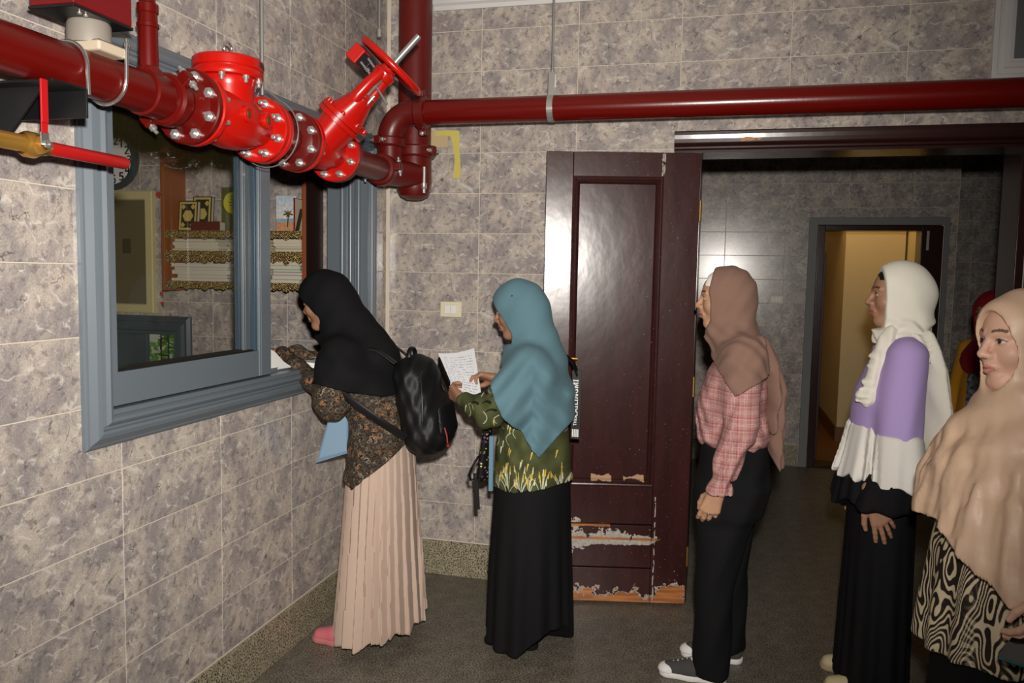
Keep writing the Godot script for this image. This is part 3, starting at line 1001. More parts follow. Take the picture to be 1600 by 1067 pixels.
func books():
	var y1 := 1.8455
	# gold covered books leaning at the back of the top shelf
	for q in [[-1.275, 0.125, 0.175, -0.075, "ornate gold and black covered book in front on the top shelf"], [-1.215, 0.125, 0.205, -0.12, "taller gold book leaning behind the ornate gold book"]]:
		var b := book(q[4], Vector3(q[1], q[2], 0.028), Vector3(q[0], y1, q[3]), c8(30, 26, 18), 0.0, 0.0, false)
		b.rotation.x = -0.1
		b.position.y += 0.002
		var m := MB.new()
		frame(m, -q[1] / 2 + 0.006, 0.006, q[1] / 2 - 0.006, q[2] - 0.006, [Vector2(0, 0.0142), Vector2(0, 0.0152), Vector2(0.012, 0.0152), Vector2(0.012, 0.0142)])
		lathe(m, Vector3(0, q[2] / 2, 0.0142), Vector3(0, 0, 1), [Vector2(0.036, 0), Vector2(0.036, 0.001), Vector2(0, 0.001)], 6)
		for sx in [-1, 1]:
			for sy in [0.2, 0.8]:
				lathe(m, Vector3(sx * 0.032, q[2] * sy, 0.0142), Vector3(0, 0, 1), [Vector2(0.016, 0), Vector2(0.016, 0.001), Vector2(0, 0.001)], 4)
		obj("gilding", m, mat(c8(196, 172, 96), 0.5), b)
	book("dark red book lying before the gold books", Vector3(0.06, 0.055, 0.19), Vector3(-1.13, y1, -0.055), c8(92, 16, 26), PI / 2)
	# leaf green poster card with a yellow round print
	var pc := thing("poster_card", "olive green card with a round yellow print on top shelf", "card", Vector3(-0.995, y1, -0.14))
	obj("card", box(Vector3(0.2, 0.26, 0.012), Vector3(0, 0.13, 0), 0.001), mat(c8(78, 82, 34), 0.6), pc)
	var m := MB.new()
	lathe(m, Vector3(-0.025, 0.17, 0.006), Vector3(0, 0, 1), [Vector2(0.062, 0), Vector2(0.062, 0.001), Vector2(0, 0.001)], 32)
	obj("round_print", m, mat(c8(196, 190, 40), 0.6), pc)
	m = MB.new()
	for i in 5:
		bx(m, Vector3(0.06 - 0.012 * absi(i - 2), 0.005, 0.0008), Vector3(-0.02 + 0.006 * sin(i * 2.0), 0.205 - i * 0.016, 0.0074), 0.0002)
	obj("print_line", m, mat(c8(92, 96, 40), 0.6), pc)
	# beach picture
	var pp := thing("picture_card", "palm beach picture card standing on the top shelf", "picture", Vector3(-0.655, y1, -0.1))
	var na := noise(71, 0.05, 2)
	var tex := picture(96, 160, func(x, y):
		var t: float = y / 160.0
		var c := c8(190, 205, 220).lerp(c8(235, 225, 215), t * 1.5)
		if t > 0.72: c = c8(206, 150, 110)
		if t > 0.62 and t <= 0.72: c = c8(150, 175, 190)
		var dx: float = x - 50.0 - 8.0 * sin(t * 3.0)
		if t > 0.5 and t < 0.85 and absf(dx) < 2.5: c = c8(70, 52, 30)
		if Vector2(dx, (y - 78.0) * 1.6).length() < 18.0 + 8.0 * sin(atan2(y - 78.0, dx) * 7.0): c = c8(90, 84, 40)
		return c * (1.0 + 0.1 * na.get_noise_2d(x, y)))
	m = MB.new()
	bx(m, Vector3(0.125, 0.205, 0.006), Vector3(0, 0.1025, 0), 0.0005)
	for i in m.v.size(): m.uv[i] = Vector2(m.v[i].x / 0.125 + 0.5, 1.0 - m.v[i].y / 0.205)
	obj("card", m, textured(tex, 0.5), pp)
	book("thin red book standing beside the palm beach picture", Vector3(0.009, 0.19, 0.12), Vector3(-0.582, y1, -0.12), c8(150, 20, 26), 0.0, 0.0, false)
	book("black and gold book tilted against the shelf side", Vector3(0.022, 0.125, 0.1), Vector3(-0.560, y1 + 0.004, -0.1), c8(52, 44, 22), 0.0, -0.24, false)
	# flat piles on the two lower shelves
	var rng := RandomNumberGenerator.new()
	rng.seed = 4
	var cols := [c8(196, 186, 150), c8(214, 206, 180), c8(170, 164, 140), c8(222, 216, 200), c8(206, 150, 100), c8(150, 150, 140)]
	for p in [[-1.215, 1.7305, 0.34, 4, "cream book, pile under the gold books, middle shelf", "cream books under the gold books"], [-0.88, 1.7305, 0.28, 4, "pale book, pile under the green card, middle shelf", "pale books under the green card"], [-0.620, 1.7305, 0.19, 4, "pale book, pile under the palm picture, middle shelf", "pale books under the palm picture"], [-1.185, 1.5555, 0.4, 5, "white booklet, wide pile on lowest shelf", "booklets in the wide pile on the lowest shelf"], [-0.86, 1.5555, 0.2, 5, "white booklet, narrow pile on lowest shelf", "booklets in the narrow pile on the lowest shelf"], [-0.632, 1.5555, 0.21, 6, "pastel booklet, pile by side panel, lowest shelf", "pastel booklets by the side panel"]]:
		var y: float = p[1]
		for i in p[3]:
			var h := rng.randf_range(0.012, 0.024)
			if p[1] > 1.7: h = rng.randf_range(0.012, 0.021)
			var c: Color = cols[rng.randi() % (5 if p[1] > 1.7 else 4)]
			if p[1] < 1.7: c = [c8(226, 224, 220), c8(210, 208, 204), c8(190, 190, 196), c8(170, 150, 160), c8(160, 190, 180)][rng.randi() % (3 if p[2] > 0.3 else 5)]
			var nth: String = ["bottom", "second from the bottom", "third from the bottom", "fourth from the bottom", "fifth from the bottom", "sixth from the bottom"][i]
			if i == p[3] - 1: nth = "topmost"
			book(p[4] + ", " + nth, Vector3(p[2] * rng.randf_range(0.8, 0.97), h, 0.15), Vector3(p[0] + rng.randf_range(-0.01, 0.01), y, -0.13), c, PI if i % 3 == 1 else 0.0, 0.0, true, p[5])
			y += h + 0.0004

# ================================================================ doorway in the back wall
const HINGE := Vector3(1.632, 0.0, 0.052)
func door_paint() -> ImageTexture:
	# one picture for the whole leaf, 0.735 m by 2.22 m: dark brown gloss paint, worn through at the foot
	var n1 := noise(81, 0.02, 4)
	var n2 := noise(82, 0.09, 3)
	var n3 := noise(83, 0.05, 2)
	var W := 400
	var Hh := 1200
	return picture(W, Hh, func(x, y):
		var u: float = x / float(W) * 0.735
		var v: float = (1.0 - y / float(Hh)) * 2.22
		var col := c8(58, 30, 29) * (1.0 + 0.12 * n3.get_noise_2d(x * 0.4, y * 0.06) + 0.08 * n2.get_noise_2d(x, y * 0.3))
		var e := n1.get_noise_2d(x, y) * 0.05 + n2.get_noise_2d(x, y) * 0.02
		var wood := c8(176, 112, 66) * (1.0 + 0.25 * n3.get_noise_2d(x * 0.15, y * 1.5))
		var primer := c8(178, 170, 162) * (1.0 + 0.15 * n2.get_noise_2d(x, y))
		# bare wood along the bottom edge and up at the hinge stile
		var foot := 0.055 + e * 1.3 + 0.075 * exp(-pow((u - 0.075) / 0.05, 2.0)) + 0.03 * exp(-pow((u - 0.56) / 0.05, 2.0))
		if v < foot: col = wood
		elif v < foot + 0.012: col = primer
		# long chipped band across the lower rail
		var bd := absf(v - 0.335 - e * 0.4) - (0.030 + e * 0.6) * smoothstep(0.12, 0.2, u) * (1.0 + 0.9 * smoothstep(0.44, 0.56, u)) * (1.0 - smoothstep(0.58, 0.62, u))
		if bd < 0.0 and u > 0.13:
			col = primer
			if absf(v - 0.335) < 0.006 + e * 0.1: col = wood
		# worn arris above it
		if absf(v - 0.402) < 0.008 + e * 0.1 and u > 0.38 and u < 0.585: col = wood
		# chips below the big panel
		if absf(v - 0.640) < 0.012 + e * 0.35 and (absf(u - 0.43) < 0.05 or absf(u - 0.27) < 0.05): col = c8(186, 150, 120)
		# joint lines of the rails
		if absf(u - 0.16 - e * 0.05) < 0.003 and v < 0.55 and n2.get_noise_2d(x, y * 0.5) > -0.1: col = primer
		if absf(u - 0.175 - e * 0.1) < 0.007 and v > 2.11 and n2.get_noise_2d(x * 0.6, y * 0.4) > -0.05: col = primer
		# small chips here and there
		if n2.get_noise_2d(x * 1.3 + 900.0, y * 1.3) > 0.68: col = c8(150, 140, 132)
		return col)

func doorway():
	var dm := textured(door_paint(), 0.23)
	var nt := NoiseTexture2D.new()
	nt.width = 256
	nt.height = 512
	nt.seamless = true
	nt.noise = noise(85, 0.02, 4)
	dm.heightmap_enabled = true
	dm.heightmap_texture = nt
	dm.heightmap_scale = 0.05
	# frame
	var fr := Node3D.new()
	fr.name = "door_1"
	add_child(fr)
	fr.set_meta("kind", "structure")
	fr.set_meta("label", "dark brown frame of the wide doorway in the back wall")
	var prof := [Vector2(0, 0), Vector2(0, 0.044), Vector2(0.006, 0.052), Vector2(0.02, 0.0515), Vector2(0.038, 0.049), Vector2(0.055, 0.045), Vector2(0.062, 0.040), Vector2(0.066, 0.03), Vector2(0.074, 0.038), Vector2(0.082, 0.036), Vector2(0.088, 0.022), Vector2(0.10, 0.022), Vector2(0.10, 0.0)]
	var m := MB.new()
	var hd := Transform3D(Basis(Vector3(0, -1, 0), Vector3(0, 0, 1), Vector3(-1, 0, 0)), Vector3(0, 2.328, 0.0))
	# head moulding: profile (down, out) swept along x
	prism(m, prof, -3.145, -1.503, hd)
	obj("head_moulding", m, M.dark_wood, fr)
	m = MB.new()
	prism(m, prof, 0.0, 2.30, Transform3D(Basis(Vector3(-1, 0, 0), Vector3(0, 0, 1), Vector3(0, 1, 0)), Vector3(3.145, 0.0, 0.0)))
	obj("side_moulding", m, M.dark_wood, fr)
	m = MB.new()
	bx(m, Vector3(0.07, 2.23, 0.012), Vector3(1.545, 1.115, 0.006), 0.003)
	obj("side_moulding", m, M.dark_wood, fr)
	m = MB.new()
	bx(m, Vector3(0.035, 2.235, 0.24), Vector3(1.6175, 1.1175, -0.10), 0.003)
	obj("jamb", m, M.dark_wood, fr)
	m = MB.new()
	bx(m, Vector3(0.035, 2.235, 0.24), Vector3(3.0175, 1.1175, -0.10), 0.003)
	obj("jamb", m, M.dark_wood, fr)
	m = MB.new()
	bx(m, Vector3(1.45, 0.035, 0.24), Vector3(2.325, 2.2475, -0.10), 0.003)
	obj("head_jamb", m, M.dark_wood, fr)
	for q in [[1.745, 2.263, 0.075, 0.016, 0.0], [1.79, 2.262, 0.03, 0.010, 1.0], [1.72, 2.255, 0.03, 0.006, 2.0]]:
		m = MB.new()
		var pts := []
		for i in 10:
			var a := TAU * i / 10.0
			pts.append(Vector2(cos(a) * q[2] * 0.5 * (1.0 + 0.25 * sin(i * 3.1 + q[4])), sin(a) * q[3] * 0.5 * (1.0 + 0.3 * cos(i * 2.3 + q[4]))))
		prism(m, pts, 0.0, 0.001, Transform3D(Basis.IDENTITY, Vector3(q[0] + 0.1, q[1] + 0.022, 0.0490)))
		obj("bare_wood", m, mat(c8(196, 142, 100), 0.8), fr)
	# the open leaf, hinged on its right edge and swung back against the wall
	var leaf := thing("door_leaf", "dark brown panelled door leaf with paint peeled off its foot", "door", HINGE)
	leaf.rotation.y = deg_to_rad(12.5)
	# own x runs from the free edge (-0.735) to the hinge (0), own z faces the hall
	var parts := {
		"stile": [[-0.735, -0.605, 0.012, 2.222], [-0.175, 0.0, 0.012, 2.222]],
		"rail": [[-0.605, -0.175, 2.105, 2.222], [-0.605, -0.175, 0.41, 0.60], [-0.605, -0.175, 0.19, 0.404], [-0.605, -0.175, 0.012, 0.184]],
	}
	for key in parts:
		for q in parts[key]:
			m = MB.new()
			bx(m, Vector3(q[1] - q[0] - 0.0006, q[3] - q[2], 0.04), Vector3((q[0] + q[1]) / 2, (q[2] + q[3]) / 2, -0.02), 0.0025)
			door_uv(m)
			obj(key, m, dm, leaf)
	m = MB.new()
	bx(m, Vector3(0.43, 1.505, 0.014), Vector3(-0.39, 1.3525, -0.024), 0.001)
	door_uv(m)
	obj("panel", m, dm, leaf)
	m = MB.new()
	frame(m, -0.607, 0.598, -0.173, 2.107, [Vector2(0, 0), Vector2(0.0, 0.004), Vector2(0.008, 0.008), Vector2(0.014, 0.006), Vector2(0.018, -0.002), Vector2(0.024, 0.002), Vector2(0.03, -0.004), Vector2(0.036, -0.0165)])
	door_uv(m)
	obj("panel_moulding", m, dm, leaf)
	var hn := Node3D.new()
	hn.name = "lever_handle"
	leaf.add_child(hn)
	m = MB.new()
	bx(m, Vector3(0.035, 0.2, 0.004), Vector3(-0.672, 1.20, 0.002), 0.0015)
	obj("backplate", m, M.brass_dull, hn)
	m = MB.new()
	cyl(m, Vector3(-0.672, 1.232, 0.0), Vector3(-0.672, 1.232, 0.05), 0.009)
	tube(m, [Vector3(-0.672, 1.232, 0.046), Vector3(-0.62, 1.232, 0.05), Vector3(-0.565, 1.230, 0.046)], [0.009, 0.008, 0.007], 10)
	obj("lever", m, M.brass, hn)
	for y in [0.25, 1.1, 1.95]:
		m = MB.new()
		cyl(m, Vector3(0.006, y - 0.05, -0.012), Vector3(0.006, y + 0.05, -0.012), 0.008, 12)
		obj("hinge", m, M.brass_dull, leaf)

func door_uv(m: MB):
	for i in m.v.size():
		m.uv[i] = Vector2(clampf(-m.v[i].x / 0.735, 0.0, 1.0), 1.0 - clampf(m.v[i].y / 2.222, 0.0, 1.0))

# ================================================================ the room beyond the doorway
func inner_room():
	var ZB := -3.34
	var m := MB.new()
	core(m, 0.4, 3.62, 0.0, ROOM_H, 0.2, [[2.535, -0.1, 3.50, 2.115]])
	var wi := room("wall_inner", m, M.grout, "dim marbled tile wall beyond the doorway")
	wi.position.z = ZB
	tile_wall(wi, 0.6, 3.616, SK, ROOM_H, 1.772 - TW, SK, [[2.47, -0.1, 3.53, 2.16]], 5)
	m = MB.new()
	bx(m, Vector3(1.86, SK - 0.004, 0.012), Vector3(1.53, (SK - 0.004) / 2, ZB + 0.006), 0.002)
	room("baseboard_inner", m, M.skirting)
	room("wall_inner_left", box(Vector3(0.2, ROOM_H, 3.2), Vector3(0.5, ROOM_H / 2, -1.8), 0.0), M.plaster)
	room("wall_inner_right", box(Vector3(0.2, ROOM_H, 6.6), Vector3(6.2, ROOM_H / 2, -3.5), 0.0), M.plaster)
	m = MB.new()
	core(m, 3.62, 6.2, 0.0, ROOM_H, 0.2, [])
	var wf := room("wall_passage", m, M.grout, "dark tiled wall at the end of the side passage")
	wf.position.z = -4.8
	tile_wall(wf, 3.63, 6.1, SK, ROOM_H, 3.63, SK, [], 6)
	# far door in that wall: grey casing, dark frame, lit yellow room behind
	var d := Node3D.new()
	d.name = "door_2"
	add_child(d)
	d.set_meta("kind", "structure")
	d.set_meta("label", "open far doorway with dark frame and yellow room behind")
	d.position.z = ZB
	var grey := bumpy(mat(c8(128, 128, 128), 0.7), 0.05, 0.05)
	for q in [[2.464, 2.535, 0.0, 2.17], [3.52, 3.56, 0.0, 2.17]]:
		obj("casing", box(Vector3(q[1] - q[0], q[3] - q[2], 0.016), Vector3((q[0] + q[1]) / 2, (q[2] + q[3]) / 2, 0.008), 0.003), grey, d)
	obj("casing", box(Vector3(1.09, 0.066, 0.016), Vector3(3.012, 2.14, 0.0085), 0.003), grey, d)
	for q in [[2.537, 2.598, 0.0, 2.105], [3.35, 3.518, 0.0, 2.105]]:
		m = MB.new()
		bx(m, Vector3(q[1] - q[0], q[3] - q[2], 0.2), Vector3((q[0] + q[1]) / 2, (q[2] + q[3]) / 2, -0.1), 0.004)
		obj("jamb", m, M.dark_wood, d)
	obj("head_jamb", box(Vector3(0.75, 0.045, 0.2), Vector3(2.974, 2.083, -0.1), 0.004), M.dark_wood, d)
	obj("threshold", box(Vector3(0.75, 0.03, 0.2), Vector3(2.974, 0.015, -0.1), 0.004), M.dark_wood, d)
	obj("latch_plate", box(Vector3(0.02, 0.16, 0.004), Vector3(3.40, 1.98, 0.002), 0.001), M.steel, d)
	# walls of the yellow room
	m = MB.new()
	bx(m, Vector3(0.1, ROOM_H, 3.2), Vector3(2.15, ROOM_H / 2, -5.1), 0.0)
	bx(m, Vector3(1.4, ROOM_H, 0.1), Vector3(2.75, ROOM_H / 2, -6.6), 0.0)
	bx(m, Vector3(0.55, ROOM_H, 1.9), Vector3(3.215, ROOM_H / 2, -5.55), 0.004)
	bx(m, Vector3(0.1, ROOM_H, 3.1), Vector3(3.56, ROOM_H / 2, -5.1), 0.0)
	bx(m, Vector3(1.3, 0.1, 0.6), Vector3(2.85, 2.35, -5.0), 0.0)
	room("wall_yellow", m, M.yellow_wall, "warm yellow walls of the lit far room")
	m = MB.new()
	bx(m, Vector3(0.56, 0.16, 0.014), Vector3(3.215, 0.08, -4.593), 0.002)
	bx(m, Vector3(0.014, 0.16, 1.9), Vector3(2.933, 0.08, -5.55), 0.002)
	room("baseboard_yellow", m, M.wood_floor)
	room("floor_yellow", box(Vector3(1.4, 0.012, 3.0), Vector3(2.88, 0.006, -5.05), 0.0), M.wood_floor)
	var lf := thing("far_door_leaf", "dark door leaf standing open inside the yellow room", "door", Vector3(2.625, 0.014, -3.9))
	m = MB.new()
	bx(m, Vector3(0.03, 1.86, 0.68), Vector3(0, 0.94, 0), 0.003)
	obj("board", m, M.dark_board, lf)
	m = MB.new()
	cyl(m, Vector3(0.0, 1.0, -0.28), Vector3(0.06, 1.0, -0.28), 0.01)
	obj("knob", m, M.brass_dull, lf)
	# lamp that lights it
	var lp := thing("ceiling_lamp", "warm globe lamp on the ceiling of the yellow room", "lamp", Vector3(2.75, 2.92, -4.15))
	m = MB.new()
	lathe(m, Vector3(0, 0.08, 0), Vector3(0, 1, 0), [Vector2(0, 0), Vector2(0.05, 0), Vector2(0.055, 0.02), Vector2(0.055, 0.16), Vector2(0, 0.16)], 24)
	obj("canopy", m, M.white, lp)
	m = MB.new()
	lathe(m, Vector3(0, -0.08, 0), Vector3(0, 1, 0), [Vector2(0, 0), Vector2(0.05, 0.015), Vector2(0.085, 0.06), Vector2(0.09, 0.1), Vector2(0.05, 0.16), Vector2(0, 0.16)], 24)
	var gm := mat(c8(255, 214, 150), 0.5)
	gm.emission_enabled = true
	gm.emission = c8(255, 205, 130)
	gm.emission_energy_multiplier = 1.5
	obj("globe", m, gm, lp)
	var ol := OmniLight3D.new()
	ol.name = "globe_light"
	ol.light_color = Color(1.0, 0.89, 0.68)
	ol.light_energy = 0.27
	ol.light_size = 0.09
	ol.omni_range = 20.0
	ol.omni_attenuation = 2.0
	ol.shadow_enabled = true
	lp.add_child(ol)
	# outlet on the tiles
	var so := thing("wall_outlet", "small white three-key outlet plate on the dim inner wall", "outlet", Vector3(2.222, 1.462, ZB))
	obj("plate", box(Vector3(0.12, 0.075, 0.01), Vector3(0, 0, 0.006), 0.003), M.white, so)
	for i in 3:
		obj("key", box(Vector3(0.022, 0.042, 0.005), Vector3(-0.028 + 0.028 * i, 0, 0.0125), 0.001), M.cream_plastic, so)

# ================================================================ fire pipes and valves
const RX := 0.16
const RY := 2.115
func bolts_round(parent: Node3D, axis: Vector3, at: Vector3, r: float, cnt: int, size: float, stud: float, off := 0.39, mt: Material = null):
	var y := axis.normalized()
	var x := y.cross(Vector3.UP if absf(y.y) < 0.9 else Vector3.RIGHT).normalized()
	var z := x.cross(y)
	for i in cnt:
		var a := TAU * i / cnt + off
		var m := MB.new()
		bolt(m, at + (x * cos(a) + z * sin(a)) * r, y, size, size * 0.95, stud)
		obj("bolt", m, mt if mt else M.zinc, parent)

func flange(parent: Node3D, z0: float, z1: float, mt: Material, called := "flange"):
	var m := MB.new()
	var L := z1 - z0
	lathe(m, Vector3(RX, RY, z0), Vector3(0, 0, 1), [Vector2(0.04, 0), Vector2(0.109, 0), Vector2(0.113, 0.004), Vector2(0.113, L - 0.004), Vector2(0.109, L), Vector2(0.04, L)], 48)
	obj(called, m, mt, parent)

func coupling(parent: Node3D, at: Vector3, axis: Vector3, r: float, wide: float, mt: Material, bolt_dir: Vector3):
	var m := MB.new()
	var y := axis.normalized()
	lathe(m, at - y * wide / 2, y, [Vector2(r, 0), Vector2(r + 0.012, 0.002), Vector2(r + 0.019, 0.010), Vector2(r + 0.019, wide - 0.010), Vector2(r + 0.012, wide - 0.002), Vector2(r, wide)], 36)
	var b := bolt_dir.normalized()
	var t := y.cross(b)
	for s in [-1, 1]:
		bx(m, Vector3(0.034, 0.04, wide * 0.8), at + b * s * (r + 0.03), 0.006, Basis(b, t, y))
	obj("coupling", m, mt, parent)
	for s in [-1, 1]:
		m = MB.new()
		var p: Vector3 = at + b * s * (r + 0.034)
		cyl(m, p - t * 0.045, p + t * 0.045, 0.006, 10)
		bolt(m, p + t * 0.02, t, 0.011, 0.012, 0.012)
		lathe(m, p - t * 0.032, t, [Vector2(0, 0), Vector2(0.011, 0.003), Vector2(0.011, 0.012), Vector2(0, 0.012)], 12)
		obj("coupling_bolt", m, M.zinc, parent)

func pipes():
	var Zv := Vector3(0, 0, 1)
	# --- supply pipe along the left wall
	var sp := thing("supply_pipe", "dark red fire main running along the left wall into valves", "pipe", Vector3.ZERO)
	var m := MB.new()
	cyl(m, Vector3(RX, RY, 1.90), Vector3(RX, RY, 3.9), 0.057, 40)
	obj("pipe", m, M.red_deep, sp)
	coupling(sp, Vector3(RX, RY, 1.965), Zv, 0.057, 0.05, M.red_deep, Vector3(0.75, 0.66, 0))
	flange(sp, 1.857, 1.881, M.red_deep)
	m = MB.new()
	lathe(m, Vector3(RX, RY, 1.879), Zv, [Vector2(0.085, 0), Vector2(0.07, 0.018), Vector2(0.06, 0.04)], 40)
	obj("weld_neck", m, M.red_deep, sp)
	bolts_round(sp, Zv, Vector3(RX, RY, 1.881), 0.0905, 8, 0.0165, 0.006)
	# thin branch going up from it
	m = MB.new()
	lathe(m, Vector3(RX, RY + 0.03, 2.045), Vector3.UP, [Vector2(0.045, 0), Vector2(0.04, 0.03), Vector2(0.027, 0.045), Vector2(0.026, 0.15), Vector2(0.030, 0.152), Vector2(0.030, 0.162), Vector2(0.026, 0.164), Vector2(0.025, 0.19), Vector2(0.0285, 0.192), Vector2(0.0285, 0.215), Vector2(0.021, 0.22), Vector2(0.0195, 1.01)], 28)
	obj("branch", m, M.red_deep, sp)
	m = MB.new()
	lathe(m, Vector3(RX, RY, 2.005), Zv, [Vector2(0.0565, 0), Vector2(0.064, 0.003), Vector2(0.064, 0.072), Vector2(0.0565, 0.075)], 36)
	obj("branch_saddle", m, M.red_deep, sp)
	# --- check valve
	var cv := thing("check_valve", "bright red flanged check valve with round bolted bonnet", "valve", Vector3.ZERO)
	flange(cv, 1.827, 1.853, M.red)
	flange(cv, 1.470, 1.496, M.red)
	m = MB.new()
	lathe(m, Vector3(RX, RY, 1.485), Zv, [Vector2(0.06, 0.0), Vector2(0.066, 0.03), Vector2(0.08, 0.08), Vector2(0.093, 0.14), Vector2(0.095, 0.19), Vector2(0.088, 0.25), Vector2(0.074, 0.31), Vector2(0.066, 0.35)], 44)
	obj("body", m, M.red, cv)
	m = MB.new()
	lathe(m, Vector3(RX, RY, 1.665), Vector3.UP, [Vector2(0.082, 0.0), Vector2(0.082, 0.10), Vector2(0.086, 0.125), Vector2(0.09, 0.13)], 44)
	lathe(m, Vector3(RX, RY, 1.665), Vector3.UP, [Vector2(0.08, 0.128), Vector2(0.108, 0.130), Vector2(0.110, 0.134), Vector2(0.110, 0.151), Vector2(0.108, 0.154), Vector2(0.104, 0.154), Vector2(0.104, 0.158), Vector2(0.108, 0.158), Vector2(0.111, 0.162), Vector2(0.111, 0.186), Vector2(0.106, 0.192), Vector2(0.03, 0.198), Vector2(0, 0.198)], 48)
	obj("bonnet", m, M.red, cv)
	bolts_round(cv, Vector3.DOWN, Vector3(RX, RY + 0.130, 1.665), 0.097, 8, 0.0115, 0.012)
	bolts_round(cv, -Zv, Vector3(RX, RY, 1.827), 0.0905, 8, 0.0155, 0.022)
	bolts_round(cv, Zv, Vector3(RX, RY, 1.496), 0.0905, 8, 0.0155, 0.026)
	m = MB.new()
	tube(m, arc(Vector3(RX, RY + 0.228, 1.665), Vector3(0, 0, 1), Vector3.UP, 0.021, 0, TAU * 23.0 / 24.0, 23), 0.0045, 10, true)
	lathe(m, Vector3(RX, RY + 0.196, 1.665), Vector3.UP, [Vector2(0.011, 0), Vector2(0.011, 0.008), Vector2(0.005, 0.012)], 16)
	obj("eye_bolt", m, M.chrome, cv)
	for z in [1.705, 1.59]:
		m = MB.new()
		var o := Vector3(1, -0.05, 0).normalized()
		lathe(m, Vector3(RX + 0.07, RY + 0.01, z), o, [Vector2(0.026, 0), Vector2(0.026, 0.03), Vector2(0.022, 0.034), Vector2(0.014, 0.034), Vector2(0.014, 0.026)], 24)
		obj("boss", m, M.red, cv)
		m = MB.new()
		lathe(m, Vector3(RX + 0.095, RY + 0.008, z), o, [Vector2(0.0135, 0), Vector2(0.0135, 0.006), Vector2(0.01, 0.009), Vector2(0, 0.009)], 12)
		obj("brass_plug", m, M.brass_dull, cv)
	m = MB.new()
	for i in 6:
		var a0 := -0.1 - i * 0.12
		bx(m, Vector3(0.014, 0.014, 0.002), Vector3(RX + cos(a0) * 0.1115, RY + 0.174, 1.665 - sin(a0) * -0.1115), 0.0004, Basis(Vector3(-sin(-a0), 0, -cos(-a0)), Vector3.UP, Vector3(cos(a0), 0, sin(a0))))
	obj("name_plate", m, M.plate_grey, cv)
	# --- spool between the valves
	var sl := thing("flanged_spool", "short dark red flanged spool between the two red valves", "pipe", Vector3.ZERO)
	flange(sl, 1.442, 1.466, M.red)
	m = MB.new()
	cyl(m, Vector3(RX, RY, 1.26), Vector3(RX, RY, 1.445), 0.057, 40)
	lathe(m, Vector3(RX, RY, 1.238), Zv, [Vector2(0.088, 0.02), Vector2(0.07, 0.032), Vector2(0.058, 0.05)], 40)
	obj("pipe", m, M.red_old, sl)
	flange(sl, 1.235, 1.260, M.red_old)
	bolts_round(sl, Zv, Vector3(RX, RY, 1.260), 0.0905, 8, 0.0165, 0.010)
	# --- outside screw and yoke gate valve, stem leaning into the hall
	var gv := thing("gate_valve", "bright red gate valve with slanting stem and red handwheel", "valve", Vector3.ZERO)
	var O := Vector3(RX, RY, 1.065)
	var S := Vector3(0.66, 0.735, -0.14).normalized()
	var T := Vector3(S.y, -S.x, 0).normalized()   # across the stem, towards the hall floor
	var E := S.cross(T)
	flange(gv, 1.205, 1.231, M.red)
	flange(gv, 0.902, 0.928, M.red)
	m = MB.new()
	lathe(m, Vector3(RX, RY, 0.92), Zv, [Vector2(0.06, 0.0), Vector2(0.062, 0.04), Vector2(0.075, 0.09), Vector2(0.08, 0.14), Vector2(0.075, 0.19), Vector2(0.062, 0.24), Vector2(0.06, 0.29)], 40)
	obj("body", m, M.red, gv)
	var F := Field.new()
	var ov := func(t0, t1, w0, d0, w1, d1, mt, called):
		# oval section along the stem: w across the pipe's length, d across the stem
		var mm := MB.new()
		var seg := 36
		var s0 := mm.v.size()
		for k in seg + 1:
			var a := TAU * k / seg
			var e := E * cos(a)
			var g := T * sin(a)
			var nn: Vector3 = (e * d0 + g * w0).normalized()
			mm.vert(O + S * t0 + e * w0 + g * d0, nn)
			mm.vert(O + S * t1 + e * w1 + g * d1, nn)
		for k in seg:
			mm.quad(s0 + k * 2, s0 + k * 2 + 1, s0 + k * 2 + 3, s0 + k * 2 + 2)
		for e in 2:
			var s1 := mm.v.size()
			for k in seg:
				mm.vert(mm.v[s0 + k * 2 + e], S if e == 1 else -S)
			for k in range(1, seg - 1): mm.tri(s1, s1 + k, s1 + k + 1)
		return obj(called, mm, mt, gv)
	ov.call(0.03, 0.135, 0.085, 0.066, 0.098, 0.074, M.red, "neck")
	ov.call(0.132, 0.151, 0.128, 0.100, 0.128, 0.100, M.red, "bonnet_flange")
	ov.call(0.153, 0.172, 0.128, 0.100, 0.128, 0.100, M.red, "bonnet_flange")
	ov.call(0.168, 0.262, 0.098, 0.076, 0.054, 0.048, M.red, "bonnet")
	for i in 8:
		var a := TAU * (i + 0.5) / 8.0
		m = MB.new()
		bolt(m, O + S * 0.172 + E * cos(a) * 0.113 + T * sin(a) * 0.086, S, 0.010, 0.010, 0.006)
		obj("bolt", m, M.red, gv)
	m = MB.new()
	bx(m, Vector3(0.07, 0.018, 0.002), O + S * 0.152 + T * 0.1015, 0.0006, Basis(E, S, E.cross(S)))
	obj("name_plate", m, M.plate_grey, gv)
	# yoke arms and collar
	for s in [-1, 1]:
		m = MB.new()
		var pts := [O + S * 0.245 + E * s * 0.046, O + S * 0.27 + E * s * 0.052, O + S * 0.34 + E * s * 0.048, O + S * 0.395 + E * s * 0.032]
		tube(m, pts, [0.026, 0.025, 0.023, 0.023], 12, false, 1.0, S)
		obj("yoke_arm", m, M.red, gv)
	m = MB.new()
	lathe(m, O + S * 0.375, S, [Vector2(0.02, 0), Vector2(0.042, 0.0), Vector2(0.046, 0.01), Vector2(0.046, 0.03), Vector2(0.034, 0.04), Vector2(0.03, 0.058), Vector2(0, 0.058)], 28)
	obj("yoke_collar", m, M.red, gv)
	m = MB.new()
	lathe(m, O + S * 0.25, S, [Vector2(0.034, 0), Vector2(0.034, 0.02), Vector2(0.022, 0.03), Vector2(0.02, 0.045)], 24)
